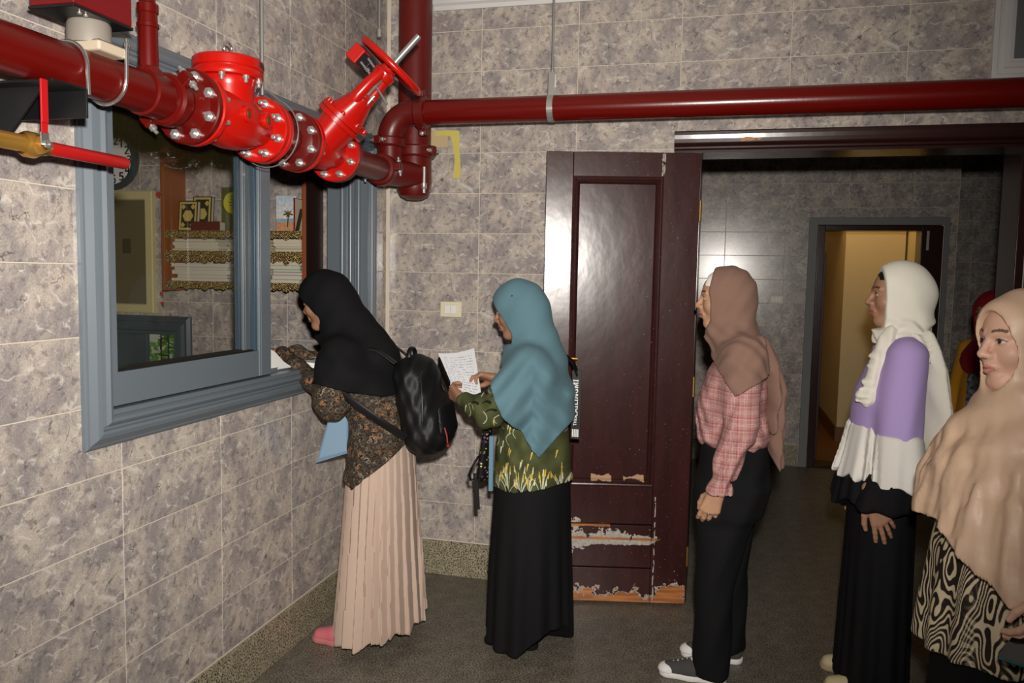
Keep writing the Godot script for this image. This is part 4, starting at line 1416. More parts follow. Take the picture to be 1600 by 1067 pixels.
	bx(m, Vector3(0.09, 0.012, 0.034), O + S * 0.283, 0.003, Basis(E, S, E.cross(S)))
	obj("gland", m, M.red, gv)
	for s in [-1, 1]:
		m = MB.new()
		cyl(m, O + S * 0.255 + T * s * 0.03, O + S * 0.31 + T * s * 0.03, 0.006, 10)
		bolt(m, O + S * 0.29 + T * s * 0.03, S, 0.011, 0.010, 0.0)
		obj("gland_bolt", m, M.zinc, gv)
	m = MB.new()
	cyl(m, O + S * 0.24, O + S * 0.60, 0.0125, 16)
	obj("stem", m, M.steel, gv)
	var hw := Node3D.new()
	hw.name = "handwheel"
	gv.add_child(hw)
	m = MB.new()
	tube(m, arc(O + S * 0.440, E, T, 0.142, 0, TAU * 47.0 / 48.0, 47), 0.0135, 12, true)
	obj("rim", m, M.red, hw)
	m = MB.new()
	lathe(m, O + S * 0.425, S, [Vector2(0.013, 0), Vector2(0.03, 0), Vector2(0.032, 0.01), Vector2(0.028, 0.03), Vector2(0.013, 0.03)], 24)
	obj("hub", m, M.red, hw)
	for i in 3:
		var a := TAU * i / 3.0 + 0.4
		var dr := E * cos(a) + T * sin(a)
		m = MB.new()
		tube(m, [O + S * 0.438 + dr * 0.02, O + S * 0.434 + dr * 0.08, O + S * 0.440 + dr * 0.135], [0.013, 0.010, 0.010], 10, false, 0.6)
		obj("spoke", m, M.red, hw)
	bolts_round(gv, Zv, Vector3(RX, RY, 0.928), 0.0905, 8, 0.0155, 0.02)
	bolts_round(gv, -Zv, Vector3(RX, RY, 1.205), 0.0905, 8, 0.0155, 0.02)
	# --- supervisory switch on the yoke
	var ts := thing("tamper_switch", "small red and black supervisory switch clamped on valve yoke", "switch", O + S * 0.37 - T * 0.05 + E * 0.04)
	var bs := Basis(S, -T, S.cross(-T))
	m = MB.new()
	bx(m, Vector3(0.055, 0.05, 0.06), Vector3.ZERO + bs * Vector3(0.01, 0.055, 0.0), 0.004, bs)
	obj("base", m, M.black_plastic, ts)
	m = MB.new()
	bx(m, Vector3(0.07, 0.055, 0.065), bs * Vector3(0.012, 0.108, 0.0), 0.005, bs)
	obj("cover", m, mat(c8(196, 26, 20), 0.45), ts)
	m = MB.new()
	tube(m, [bs * Vector3(0.0, 0.06, 0.035), bs * Vector3(-0.01, 0.0, 0.03), bs * Vector3(-0.03, -0.06, 0.03), bs * Vector3(-0.05, -0.14, 0.035)], 0.005, 8)
	tube(m, [bs * Vector3(0.03, 0.05, 0.03), bs * Vector3(0.02, 0.0, 0.03), bs * Vector3(0.01, -0.03, 0.03)], 0.005, 8)
	bolt(m, bs * Vector3(-0.005, 0.015, 0.034), bs.z, 0.009, 0.01, 0.008)
	bolt(m, bs * Vector3(-0.012, -0.015, 0.034), bs.z, 0.009, 0.01, 0.006)
	obj("lever_arm", m, M.steel, ts)
	# --- pipe from the gate valve into the corner, tee up to the overhead pipe
	var cp := thing("riser_pipe", "dull red corner riser pipe with bends joining valves and overhead pipe", "pipe", Vector3.ZERO)
	m = MB.new()
	cyl(m, Vector3(RX, RY, 0.30), Vector3(RX, RY, 0.90), 0.057, 40)
	obj("pipe", m, M.red_old, cp)
	flange(cp, 0.876, 0.900, M.red_old)
	coupling(cp, Vector3(RX, RY, 0.43), Zv, 0.057, 0.055, M.red_old, Vector3(1, 0.15, 0))
	m = MB.new()
	cyl(m, Vector3(0.15, RY, 0.31), Vector3(0.15, 2.27, 0.31), 0.062, 36)
	obj("tee", m, M.red_old, cp)
	coupling(cp, Vector3(0.15, 2.262, 0.31), Vector3.UP, 0.060, 0.05, M.red_old, Vector3(-0.25, 0, 1))
	m = MB.new()
	tube(m, [Vector3(0.15, 2.26, 0.31)] + arc(Vector3(0.27, 2.28, 0.31), Vector3(-1, 0, 0), Vector3.UP, 0.12, 0.0, PI / 2, 12) + [Vector3(0.30, 2.40, 0.31)], 0.061, 36)
	obj("elbow", m, M.red_old, cp)
	# --- riser in the corner
	var rs := Node3D.new()
	rs.name = "riser"
	rs.position = Vector3(0.222, 0, 0.165)
	cp.add_child(rs)
	m = MB.new()
	lathe(m, Vector3(0, 1.995, 0), Vector3.UP, [Vector2(0, 0), Vector2(0.04, 0.004), Vector2(0.07, 0.02), Vector2(0.085, 0.05), Vector2(0.088, 0.09), Vector2(0.086, 0.20), Vector2(0.083, 0.24), Vector2(0.0825, 1.165)], 44)
	obj("pipe", m, M.red_old, rs)
	coupling(rs, Vector3(0, 2.235, 0), Vector3.UP, 0.084, 0.06, M.red_old, Vector3(1, 0, 0.35))
	m = MB.new()
	tube(m, [Vector3(0.02, RY, 0.04), Vector3(-0.03, RY, 0.12), Vector3(-0.062, RY, 0.2)], 0.064, 28)
	obj("side_outlet", m, M.red_old, rs)
	m = MB.new()
	cyl(m, Vector3(0.075, 2.155, 0.06), Vector3(0.075, 2.025, 0.06), 0.008, 12)
	bolt(m, Vector3(0.075, 2.075, 0.06), Vector3.DOWN, 0.014, 0.03, 0.012)
	obj("drain_cock", m, M.zinc, rs)
	# --- overhead pipe along the back wall
	var op := thing("overhead_pipe", "long glossy red pipe hung across the back wall", "pipe", Vector3(0, 2.40, 0.31))
	m = MB.new()
	cyl(m, Vector3(0.30, 0, 0), Vector3(5.0, 0, 0), 0.059, 44)
	obj("pipe", m, bumpy(mat(c8(102, 10, 4), 0.24), 0.25, 0.012), op)
	coupling(op, Vector3(0.315, 0, 0), Vector3(1, 0, 0), 0.060, 0.055, M.red_old, Vector3(0, 1, 0.3))
	# strap hanger on a threaded rod
	var hg := thing("pipe_hanger", "galvanised strap hanger holding the overhead pipe", "hanger", Vector3(0.955, 2.40, 0.31))
	m = MB.new()
	var ring := arc(Vector3.ZERO, Vector3(0, 0, 1), Vector3.UP, 0.0605, PI * 0.62, PI * 2.38, 30)
	var pts2 := [Vector3(0, 0.155, 0.004)] + [Vector3(0, 0.13, -0.012)]
	pts2 = [Vector3(0, 0.16, -0.012), Vector3(0, 0.10, -0.022)] + ring + [Vector3(0, 0.10, 0.022), Vector3(0, 0.16, 0.012)]
	strap(m, pts2, 0.028, 0.003)
	bx(m, Vector3(0.028, 0.003, 0.026), Vector3(0, 0.16, 0), 0.0005)
	obj("strap", m, M.zinc, hg)
	m = MB.new()
	cyl(m, Vector3(0, 0.15, 0), Vector3(0, ROOM_H - 2.40, 0), 0.005, 12)
	obj("rod", m, M.steel, hg)
	m = MB.new()
	bolt(m, Vector3(0, 0.162, 0), Vector3.UP, 0.010, 0.010, 0.0)
	obj("nut", m, M.zinc, hg)
	# rod hanger at the check valve outlet
	var h2 := thing("rod_hanger", "thin grey threaded rod with ring clamp beside check valve", "hanger", Vector3(RX, RY, 1.43))
	m = MB.new()
	cyl(m, Vector3(-0.02, 0.13, 0), Vector3(-0.02, ROOM_H - RY, 0), 0.006, 12)
	obj("rod", m, M.steel, h2)
	m = MB.new()
	strap(m, [Vector3(-0.03, 0.15, -0.012), Vector3(-0.03, 0.15, 0)] + arc(Vector3(0, 0, 0), Vector3(1, 0, 0), Vector3.UP, 0.122, PI * 0.62, PI * 2.38, 36) + [Vector3(0.0, 0.15, 0)], 0.006, 0.003, Vector3(0, 0, 1))
	obj("clamp", m, M.steel, h2)
	var h3 := thing("thin_rod", "thin metal rod hanging from ceiling beside the corner riser", "rod", Vector3(0.10, 2.6, 0.33))
	m = MB.new()
	cyl(m, Vector3(0, 0.17, 0), Vector3(0, ROOM_H - 2.6, 0), 0.006, 12)
	obj("rod", m, M.steel, h3)
	m = MB.new()
	cyl(m, Vector3(0, 0.16, 0), Vector3(0, 0.2, 0), 0.011, 12)
	obj("sleeve", m, M.zinc, h3)
	# --- flow switch on the supply pipe
	var fs := thing("flow_switch", "dark red box flow switch on grey neck atop fire main", "switch", Vector3(RX, RY + 0.052, 2.285))
	m = MB.new()
	bx(m, Vector3(0.13, 0.14, 0.2), Vector3(0, 0.155, 0.0), 0.004)
	obj("cover", m, M.red_box, fs)
	obj("base_plate", box(Vector3(0.134, 0.008, 0.204), Vector3(0, 0.081, 0), 0.002), M.black_paint, fs)
	m = MB.new()
	lathe(m, Vector3(0, 0.02, -0.02), Vector3.UP, [Vector2(0.052, 0), Vector2(0.052, 0.05), Vector2(0.048, 0.058)], 32)
	obj("neck", m, M.cast_grey, fs)
	m = MB.new()
	bx(m, Vector3(0.13, 0.03, 0.10), Vector3(0, 0.012, -0.03), 0.008)
	obj("saddle", m, mat(c8(196, 180, 158), 0.6), fs)
	for z in [0.058, -0.075]:
		m = MB.new()
		var u := [Vector3(-0.066, 0.05, z)] + arc(Vector3(0, -0.052, z), Vector3(-1, 0, 0), Vector3(0, -1, 0), 0.0625, 0, PI, 18) + [Vector3(0.066, 0.05, z)]
		if z > 0: u = [Vector3(-0.064, -0.12, z)] + arc(Vector3(0, -0.052, z), Vector3(-1, 0, 0), Vector3(0, 1, 0), 0.0625, 0, PI, 18) + [Vector3(0.064, -0.12, z)]
		tube(m, u, 0.0052, 10)
		if z < 0:
			for s in [-1, 1]: bolt(m, Vector3(0.066 * s, 0.028, z), Vector3.UP, 0.009, 0.012, 0.01)
		obj("u_bolt", m, M.chrome, fs)
	for k in 2:
		m = MB.new()
		bolt(m, Vector3(0.045, 0.078, 0.06 - 0.02 * k), Vector3.DOWN, 0.006, 0.006)
		obj("screw", m, M.zinc, fs)
	# --- black steel bracket that carries the pipe
	var bk := thing("pipe_bracket", "black steel bracket under the fire main", "bracket", Vector3(0, 0, 2.40))
	m = MB.new()
	bx(m, Vector3(0.24, 0.006, 0.1), Vector3(0.12, RY - 0.062, 0.02), 0.001)
	bx(m, Vector3(0.24, 0.07, 0.006), Vector3(0.12, RY - 0.095, -0.035), 0.001)
	obj("arm", m, M.black_paint, bk)
	m = MB.new()
	bx(m, Vector3(0.012, 0.42, 0.1), Vector3(0.006, 1.86, 0.06), 0.001)
	obj("wall_plate", m, M.black_paint, bk)
	m = MB.new()
	prism(m, [Vector2(0.012, 1.88), Vector2(0.17, 2.05), Vector2(0.012, 2.05)], 0.02, 0.026)
	obj("gusset", m, M.black_paint, bk)
	m = MB.new()
	bolt(m, Vector3(0.012, 1.79, 0.03), Vector3(1, 0, 0), 0.012, 0.012, 0.012)
	obj("anchor_bolt", m, M.steel, bk)
	# --- brass ball valve with a red lever and the drain pipe leaving it
	var bv := thing("ball_valve", "brass ball valve with red lever beside the black bracket", "valve", Vector3(RX + 0.02, 1.905, 2.475))
	m = MB.new()
	lathe(m, Vector3(0, 0, -0.045), Zv, [Vector2(0.012, 0), Vector2(0.020, 0.0), Vector2(0.022, 0.004), Vector2(0.022, 0.018), Vector2(0.026, 0.024), Vector2(0.029, 0.045), Vector2(0.026, 0.066), Vector2(0.021, 0.074), Vector2(0.021, 0.2)], 6)
	lathe(m, Vector3(0, 0, -0.02), Zv, [Vector2(0.024, 0), Vector2(0.03, 0.012), Vector2(0.03, 0.034), Vector2(0.024, 0.046)], 28)
	lathe(m, Vector3(0.02, 0, 0), Vector3(1, 0, 0), [Vector2(0.022, 0), Vector2(0.020, 0.014), Vector2(0.012, 0.016), Vector2(0.012, 0.02)], 24)
	obj("body", m, M.brass, bv)
	m = MB.new()
	bx(m, Vector3(0.003, 0.12, 0.019), Vector3(0.045, 0.085, 0.006), 0.001)
	bx(m, Vector3(0.006, 0.10, 0.021), Vector3(0.046, 0.097, 0.006), 0.002)
	obj("lever", m, mat(c8(176, 18, 24), 0.35), bv)
	m = MB.new()
	bx(m, Vector3(0.003, 0.03, 0.024), Vector3(0.043, 0.012, 0.004), 0.001)
	bolt(m, Vector3(0.044, 0, 0), Vector3(1, 0, 0), 0.010, 0.008, 0.006)
	obj("lever_nut", m, M.chrome, bv)
	var dp := thing("drain_pipe", "thin red horizontal drain pipe leaving the brass valve", "pipe", Vector3(RX + 0.02, 1.905, 2.43))
	m = MB.new()
	lathe(m, Vector3(0, 0, 0), -Zv, [Vector2(0, 0), Vector2(0.0155, 0), Vector2(0.0165, 0.02), Vector2(0.0165, 0.255), Vector2(0.012, 0.266), Vector2(0, 0.268)], 24)
	obj("pipe", m, mat(c8(168, 20, 20), 0.35), dp)

# flat strap bent along points, wide across
func strap(m: MB, pts: Array, wide: float, thick: float, across := Vector3(1, 0, 0)):
	for i in pts.size() - 1:
		var a: Vector3 = pts[i]
		var b: Vector3 = pts[i + 1]
		var d := (b - a)
		if d.length() < 1e-5: continue
		var y := d.normalized()
		var ax := (across - y * across.dot(y)).normalized()
		bx(m, Vector3(wide, d.length() + thick * 0.6, thick), (a + b) / 2, 0.0004, Basis(ax, y, ax.cross(y)))

func small_wall_things():
	var sw := thing("light_switch", "cream two-key light switch on the back wall tiles", "switch", Vector3(0.372, 1.441, 0.0))
	obj("plate", box(Vector3(0.118, 0.082, 0.010), Vector3(0, 0, 0.005), 0.003), M.cream_plastic, sw)
	var m := MB.new()
	frame(m, -0.04, -0.03, 0.04, 0.03, [Vector2(0, 0.010), Vector2(0.0, 0.012), Vector2(0.004, 0.012), Vector2(0.005, 0.010)])
	obj("bezel", m, M.cream_plastic, sw)
	for i in 2:
		obj("key", box(Vector3(0.033, 0.046, 0.006), Vector3(-0.0175 + 0.035 * i, 0, 0.0125), 0.0015), M.white, sw)
	var tp := thing("masking_tape", "torn strip of yellow masking tape on the back wall", "tape", Vector3(0.375, 2.24, 0.001))
	m = MB.new()
	prism(m, [Vector2(-0.028, 0.13), Vector2(0.028, 0.128), Vector2(0.03, 0.04), Vector2(0.038, -0.05), Vector2(0.036, -0.112), Vector2(0.014, -0.118), Vector2(-0.002, -0.11), Vector2(0.006, -0.02), Vector2(-0.006, 0.05)], 0.0, 0.0012)
	obj("strip", m, M.tape, tp)
	m = MB.new()
	prism(m, [Vector2(-0.10, 0.128), Vector2(-0.02, 0.13), Vector2(-0.02, 0.10), Vector2(-0.06, 0.105), Vector2(-0.105, 0.10)], 0.0, 0.001)
	obj("loose_end", m, M.tape, tp)
	# broken plaster round the riser at the ceiling
	var hl := MB.new()
	var rng := RandomNumberGenerator.new()
	rng.seed = 3
	for i in 14:
		var a := TAU * i / 14.0
		lathe(hl, Vector3(0.222 + cos(a) * rng.randf_range(0.09, 0.14), 3.05 + rng.randf_range(-0.03, 0.06), 0.165 + sin(a) * rng.randf_range(0.09, 0.13)), Vector3(rng.randf() - 0.5, 1, rng.randf() - 0.5), [Vector2(0, -0.03), Vector2(0.035, -0.02), Vector2(0.045, 0.01), Vector2(0.02, 0.045), Vector2(0, 0.05)], 7)
	room("trim_3", hl, mat(c8(66, 52, 36), 0.95), "rough broken plaster round the riser at the ceiling")

# ================================================================ people
func smax(a: float, b: float, k: float) -> float:
	var h := maxf(k - absf(a - b), 0.0)
	return maxf(a, b) + h * h * 0.25 / k

var head_mb: MB
func head_shape() -> MB:
	# a woman's head: origin between the eyes' depth and the ears, y up, z forward; 0.23 m high
	if head_mb: return head_mb
	var F := Field.new()
	F.ball(Vector3(0, 0.033, -0.012), Vector3(0.071, 0.083, 0.090), 0.01)
	F.cap(Vector3(0, 0.03, 0.030), Vector3(0, -0.03, 0.034), 0.052, 0.045, 0.03, Vector3(1.1, 1, 1))
	F.cap(Vector3(0, -0.045, 0.034), Vector3(0, -0.085, 0.052), 0.040, 0.022, 0.03, Vector3(1.1, 1, 1))
	F.cap(Vector3(-0.007, -0.101, 0.066), Vector3(0.007, -0.101, 0.066), 0.0135, 0.0135, 0.022)
	for s in [-1.0, 1.0]:
		F.cap(Vector3(s * 0.05, -0.045, -0.005), Vector3(s * 0.014, -0.098, 0.052), 0.022, 0.016, 0.03)
		F.ball(Vector3(s * 0.036, -0.026, 0.055), Vector3(0.022, 0.020, 0.020), 0.03)
		F.ball(Vector3(s * 0.033, 0.006, 0.100), Vector3(0.019, 0.012, 0.018), 0.014, 1)
		F.ball(Vector3(s * 0.031, 0.004, 0.0705), Vector3(0.0155, 0.0120, 0.0140), 0.004)
		F.cap(Vector3(s * 0.012, 0.023, 0.083), Vector3(s * 0.044, 0.024, 0.070), 0.0075, 0.0075, 0.014)
	F.cap(Vector3(0, 0.020, 0.081), Vector3(0, -0.024, 0.1045), 0.0065, 0.0095, 0.012)
	F.ball(Vector3(0, -0.028, 0.1045), Vector3(0.0105, 0.0095, 0.0105), 0.008)
	for s in [-1.0, 1.0]:
		F.ball(Vector3(s * 0.0125, -0.031, 0.093), Vector3(0.0075, 0.007, 0.010), 0.008)
		F.ball(Vector3(s * 0.0065, -0.0395, 0.099), Vector3(0.0038, 0.003, 0.004), 0.004, 1)
	F.cap(Vector3(0, -0.048, 0.080), Vector3(0, -0.06, 0.076), 0.018, 0.02, 0.015)
	for s in [-1.0, 1.0]:
		F.cap(Vector3(0, -0.0575, 0.0945), Vector3(s * 0.021, -0.0615, 0.083), 0.0052, 0.0028, 0.005)
		F.cap(Vector3(0, -0.0685, 0.0925), Vector3(s * 0.018, -0.0645, 0.083), 0.0066, 0.003, 0.005)
	F.cap(Vector3(-0.019, -0.0632, 0.0995), Vector3(0.019, -0.0632, 0.0995), 0.0022, 0.0022, 0.004, Vector3(1, 0.6, 2.6), 1)
	F.cap(Vector3(0, -0.07, -0.02), Vector3(0, -0.20, -0.04), 0.050, 0.054, 0.03)
	head_mb = MB.new()
	F.polygonize(head_mb, 0.0027)
	return head_mb

func face_color(p: Vector3, pal: Dictionary) -> Color:
	var c: Color = pal.skin
	if p.z > 0.05:
		var ax := absf(p.x)
		# lips
		if absf(p.y + 0.0635) < 0.0115 - 0.009 * pow(ax / 0.022, 2.0) and ax < 0.022 and p.z > 0.078: c = pal.lip
		# brows
		var by := 0.0285 + 0.004 * sin(clampf((ax - 0.012) / 0.04, 0.0, 1.0) * PI)
		if ax > 0.013 and ax < 0.050 and absf(p.y - by) < 0.0036: c = pal.skin.lerp(Color(0.02, 0.014, 0.01), 0.8)
		# eyes
		var dx := ax - 0.031
		var up := 0.0068 * (1.0 - pow(dx / 0.0155, 2.0))
		var dy := p.y - 0.004
		if absf(dx) < 0.0155:
			if dy < up * 0.75 and dy > -up * 0.8:
				c = Color(0.55, 0.50, 0.46)
				if Vector2(p.x - signf(p.x) * 0.031 - pal.get("gaze", 0.0), dy - 0.0005).length() < 0.0058: c = Color(0.03, 0.017, 0.01)
			elif dy >= up * 0.75 and dy < up * 0.75 + 0.003: c = Color(0.03, 0.02, 0.015)
		if Vector2(ax - 0.0065, p.y + 0.038).length() < 0.0038 and p.z > 0.092: c = pal.skin * 0.5
	return c

func put_head(m: MB, xf: Transform3D, pal: Dictionary):
	var h := head_shape()
	var s := m.v.size()
	for i in h.v.size():
		m.vert(xf * h.v[i], xf.basis * h.n[i], Vector2.ZERO, face_color(h.v[i], pal))
	for i in h.ix:
		m.ix.append(s + i)

# hand: wrist at the origin, fingers along +y, thumb on +x, palm towards -z
func put_hand(m: MB, xf: Transform3D, skin: Color, curl: Array, thumb: float, mirror := false, spread := 0.0):
	var F := Field.new()
	var kx := [0.030, 0.0105, -0.0095, -0.0275]
	var ky := [0.082, 0.087, 0.083, 0.074]
	var ln := [0.070, 0.078, 0.072, 0.056]
	F.cap(Vector3(0, -0.05, 0), Vector3(0, 0.012, 0), 0.024, 0.023, 0.02, Vector3(1, 1, 0.75))
	for i in 4:
		var a := Vector3(kx[i] * 0.55, 0.012, 0)
		var b := Vector3(kx[i], ky[i], 0)
		F.cap(a, b, 0.0145, 0.0115, 0.014)
		var d := Vector3(spread * (1.5 - i) * 0.18, 1, 0).normalized()
		var ang := 0.0
		var p := b
		var r := 0.0098 - 0.0008 * (i if i != 1 else 0) * 0.6
		for j in 3:
			ang += curl[i] * [0.85, 1.0, 0.65][j]
			var dir := Vector3(d.x, d.y * cos(ang), -sin(ang)).normalized()
			var q: Vector3 = p + dir * ln[i] * [0.46, 0.30, 0.24][j]
			F.cap(p, q, r - 0.0006 * j, r - 0.0006 * (j + 1), 0.0035)
			p = q
	var t0 := Vector3(0.018, 0.018, -0.008)
	var t1 := t0 + Vector3(0.030 - 0.014 * thumb, 0.028, -0.008 - 0.020 * thumb)
	var t2 := t1 + Vector3(0.012 - 0.016 * thumb, 0.030, -0.006 - 0.010 * thumb)
	var t3 := t2 + Vector3(0.004 - 0.014 * thumb, 0.024, -0.004 - 0.004 * thumb)
	F.cap(t0, t1, 0.0155, 0.012, 0.012)
	F.cap(t1, t2, 0.0115, 0.0105, 0.004)
	F.cap(t2, t3, 0.0102, 0.008, 0.004)
	var x := xf
	if mirror: x = xf * Transform3D(Basis.from_scale(Vector3(-1, 1, 1)), Vector3.ZERO)
	F.polygonize(m, 0.0034, x, func(_p): return skin)

# a basis whose y points along dir and whose -z (the palm) faces as near as can be to palm
func hand_basis(dir: Vector3, palm: Vector3) -> Basis:
	var y := dir.normalized()
	var z := -(palm - y * palm.dot(y)).normalized()
	return Basis(y.cross(z), y, z)

func cloth(col: Color, rough := 0.85, sheen := 0.25) -> StandardMaterial3D:
	var m := bumpy(mat(col, rough, 0.0, 0.3), 0.3, 0.035, 9, 2, 5.0)
	if sheen > 0.0:
		m.rim_enabled = true
		m.rim = sheen
		m.rim_tint = 0.6
	return m

func skin_mat() -> StandardMaterial3D:
	if not M.has("skin"):
		M.skin = mat(Color.WHITE, 0.5, 0.0, 0.45)
		M.skin.vertex_color_use_as_albedo = true
		M.skin.subsurf_scatter_enabled = true
		M.skin.subsurf_scatter_strength = 0.06
	return M.skin

func person(label: String, at: Vector3, turn_deg: float) -> Node3D:
	return thing("person", label, "person", at, deg_to_rad(turn_deg))

# body under the clothes: head, torso, arms and legs as one mesh
func put_body(root: Node3D, pal: Dictionary, head: Transform3D, torso: Array, arms: Array, legs: Array, hands: Array):
	var m := MB.new()
	m.uses_c = true
	var F := Field.new()
	var nk := head * Vector3(0, -0.13, -0.03)
	var ch: Vector3 = torso[0]
	var hp: Vector3 = torso[1]
	F.cap(nk, ch, 0.05, 0.06, 0.04)
	F.cap(ch, hp.lerp(ch, 0.45), 0.085, 0.075, 0.05, Vector3(1.45, 1, 1))
	F.cap(hp.lerp(ch, 0.45), hp, 0.075, 0.095, 0.05, Vector3(1.4, 1, 1))
	for a in arms:
		F.cap(a[0], a[1], 0.043, 0.034, 0.04)
		F.cap(a[1], a[2], 0.035, 0.024, 0.02)
	for l in legs:
		F.cap(l[0], l[1], 0.072, 0.05, 0.04)
		F.cap(l[1], l[2], 0.048, 0.032, 0.03)
		F.cap(l[2], l[2] + Vector3(0, -0.03, 0.11), 0.032, 0.024, 0.03)
	var sk: Color = pal.skin
	F.polygonize(m, 0.0125, Transform3D.IDENTITY, func(_p): return sk)
	put_head(m, head, pal)
	for h in hands:
		put_hand(m, h[0], sk, h[1], h[2], h[3], h[4] if h.size() > 4 else 0.0)
	return obj("body", m, skin_mat(), root)

func cloth_mesh(root: Node3D, called: String, F: Field, cell: float, mt: Material, uvm = null) -> MeshInstance3D:
	var m := MB.new()
	F.polygonize(m, cell, Transform3D.IDENTITY, null, uvm)
	return obj(called, m, mt, root)

# headscarf round the head: cut open in front of the plane z = edge (in the head's own axes)
func scarf_head(F: Field, head: Transform3D, grow := 0.0, neck_r := 0.074):
	var c := head * Vector3(0, 0.032, -0.012)
	F.ball(c, Vector3(0.084 + grow, 0.098 + grow, 0.108 + grow), 0.02)
	F.cap(head * Vector3(0, 0.02, 0.03), head * Vector3(0, -0.055, 0.028), 0.072 + grow, 0.064 + grow, 0.03)
	F.cap(head * Vector3(0, -0.055, 0.020), head * Vector3(0, -0.135, 0.005), 0.066 + grow, neck_r, 0.03)
	F.cap(head * Vector3(0, -0.02, -0.04), head * Vector3(0, -0.14, -0.045), 0.078 + grow, neck_r, 0.04)

func shoe(root: Node3D, called: String, at: Vector3, length: float, upper: Material, sole: Material, laces := false, toe: Material = null):
	var F := Field.new()
	var z0 := at.z - length * 0.42
	F.cap(Vector3(at.x, 0.045, z0 + 0.04), Vector3(at.x, 0.04, z0 + length * 0.55), 0.036, 0.037, 0.02)
	F.cap(Vector3(at.x, 0.04, z0 + length * 0.5), Vector3(at.x, 0.028, z0 + length - 0.04), 0.038, 0.03, 0.02, Vector3(1.1, 1, 1))
	F.cap(Vector3(at.x, 0.05, z0 + 0.045), Vector3(at.x, 0.085, z0 + 0.05), 0.036, 0.034, 0.02)
	F.warp = func(p, d): return maxf(maxf(d, 0.018 - p.y), p.y - 0.092)
	var s := Node3D.new()
	s.name = called
	root.add_child(s, true)
	cloth_mesh(s, "upper", F, 0.005, upper)
	var G := Field.new()
	G.cap(Vector3(at.x, 0.016, z0 + 0.04), Vector3(at.x, 0.016, z0 + length * 0.55), 0.039, 0.040, 0.02)
	G.cap(Vector3(at.x, 0.016, z0 + length * 0.5), Vector3(at.x, 0.016, z0 + length - 0.04), 0.040, 0.037, 0.02)
	G.warp = func(p, d): return maxf(d, absf(p.y - 0.0125) - 0.0125)
	cloth_mesh(s, "sole", G, 0.005, sole)
	if toe:
		var T := Field.new()
		T.ball(Vector3(at.x, 0.026, z0 + length - 0.042), Vector3(0.039, 0.030, 0.044), 0.01)
		T.warp = func(p, d): return maxf(maxf(d, 0.02 - p.y), z0 + length - 0.058 - p.z)
		cloth_mesh(s, "toe_cap", T, 0.004, toe)
	if laces:
		var m := MB.new()
		for i in 5:
			var z := z0 + length * (0.5 + 0.065 * i)
			var y := 0.085 - 0.006 * i
			tube(m, [Vector3(at.x - 0.026, y - 0.014, z), Vector3(at.x, y, z + 0.006), Vector3(at.x + 0.026, y - 0.014, z)], 0.0032, 6)
			tube(m, [Vector3(at.x - 0.026, y - 0.014, z + 0.012), Vector3(at.x, y + 0.001, z + 0.004), Vector3(at.x + 0.026, y - 0.014, z - 0.004)], 0.003, 6)
		obj("lace", m, M.white, s)

func people():
	woman_brown_scarf()
	woman_white_scarf()
	woman_teal_scarf()
	woman_black_scarf()
	woman_beige_scarf()
	woman_red_scarf()

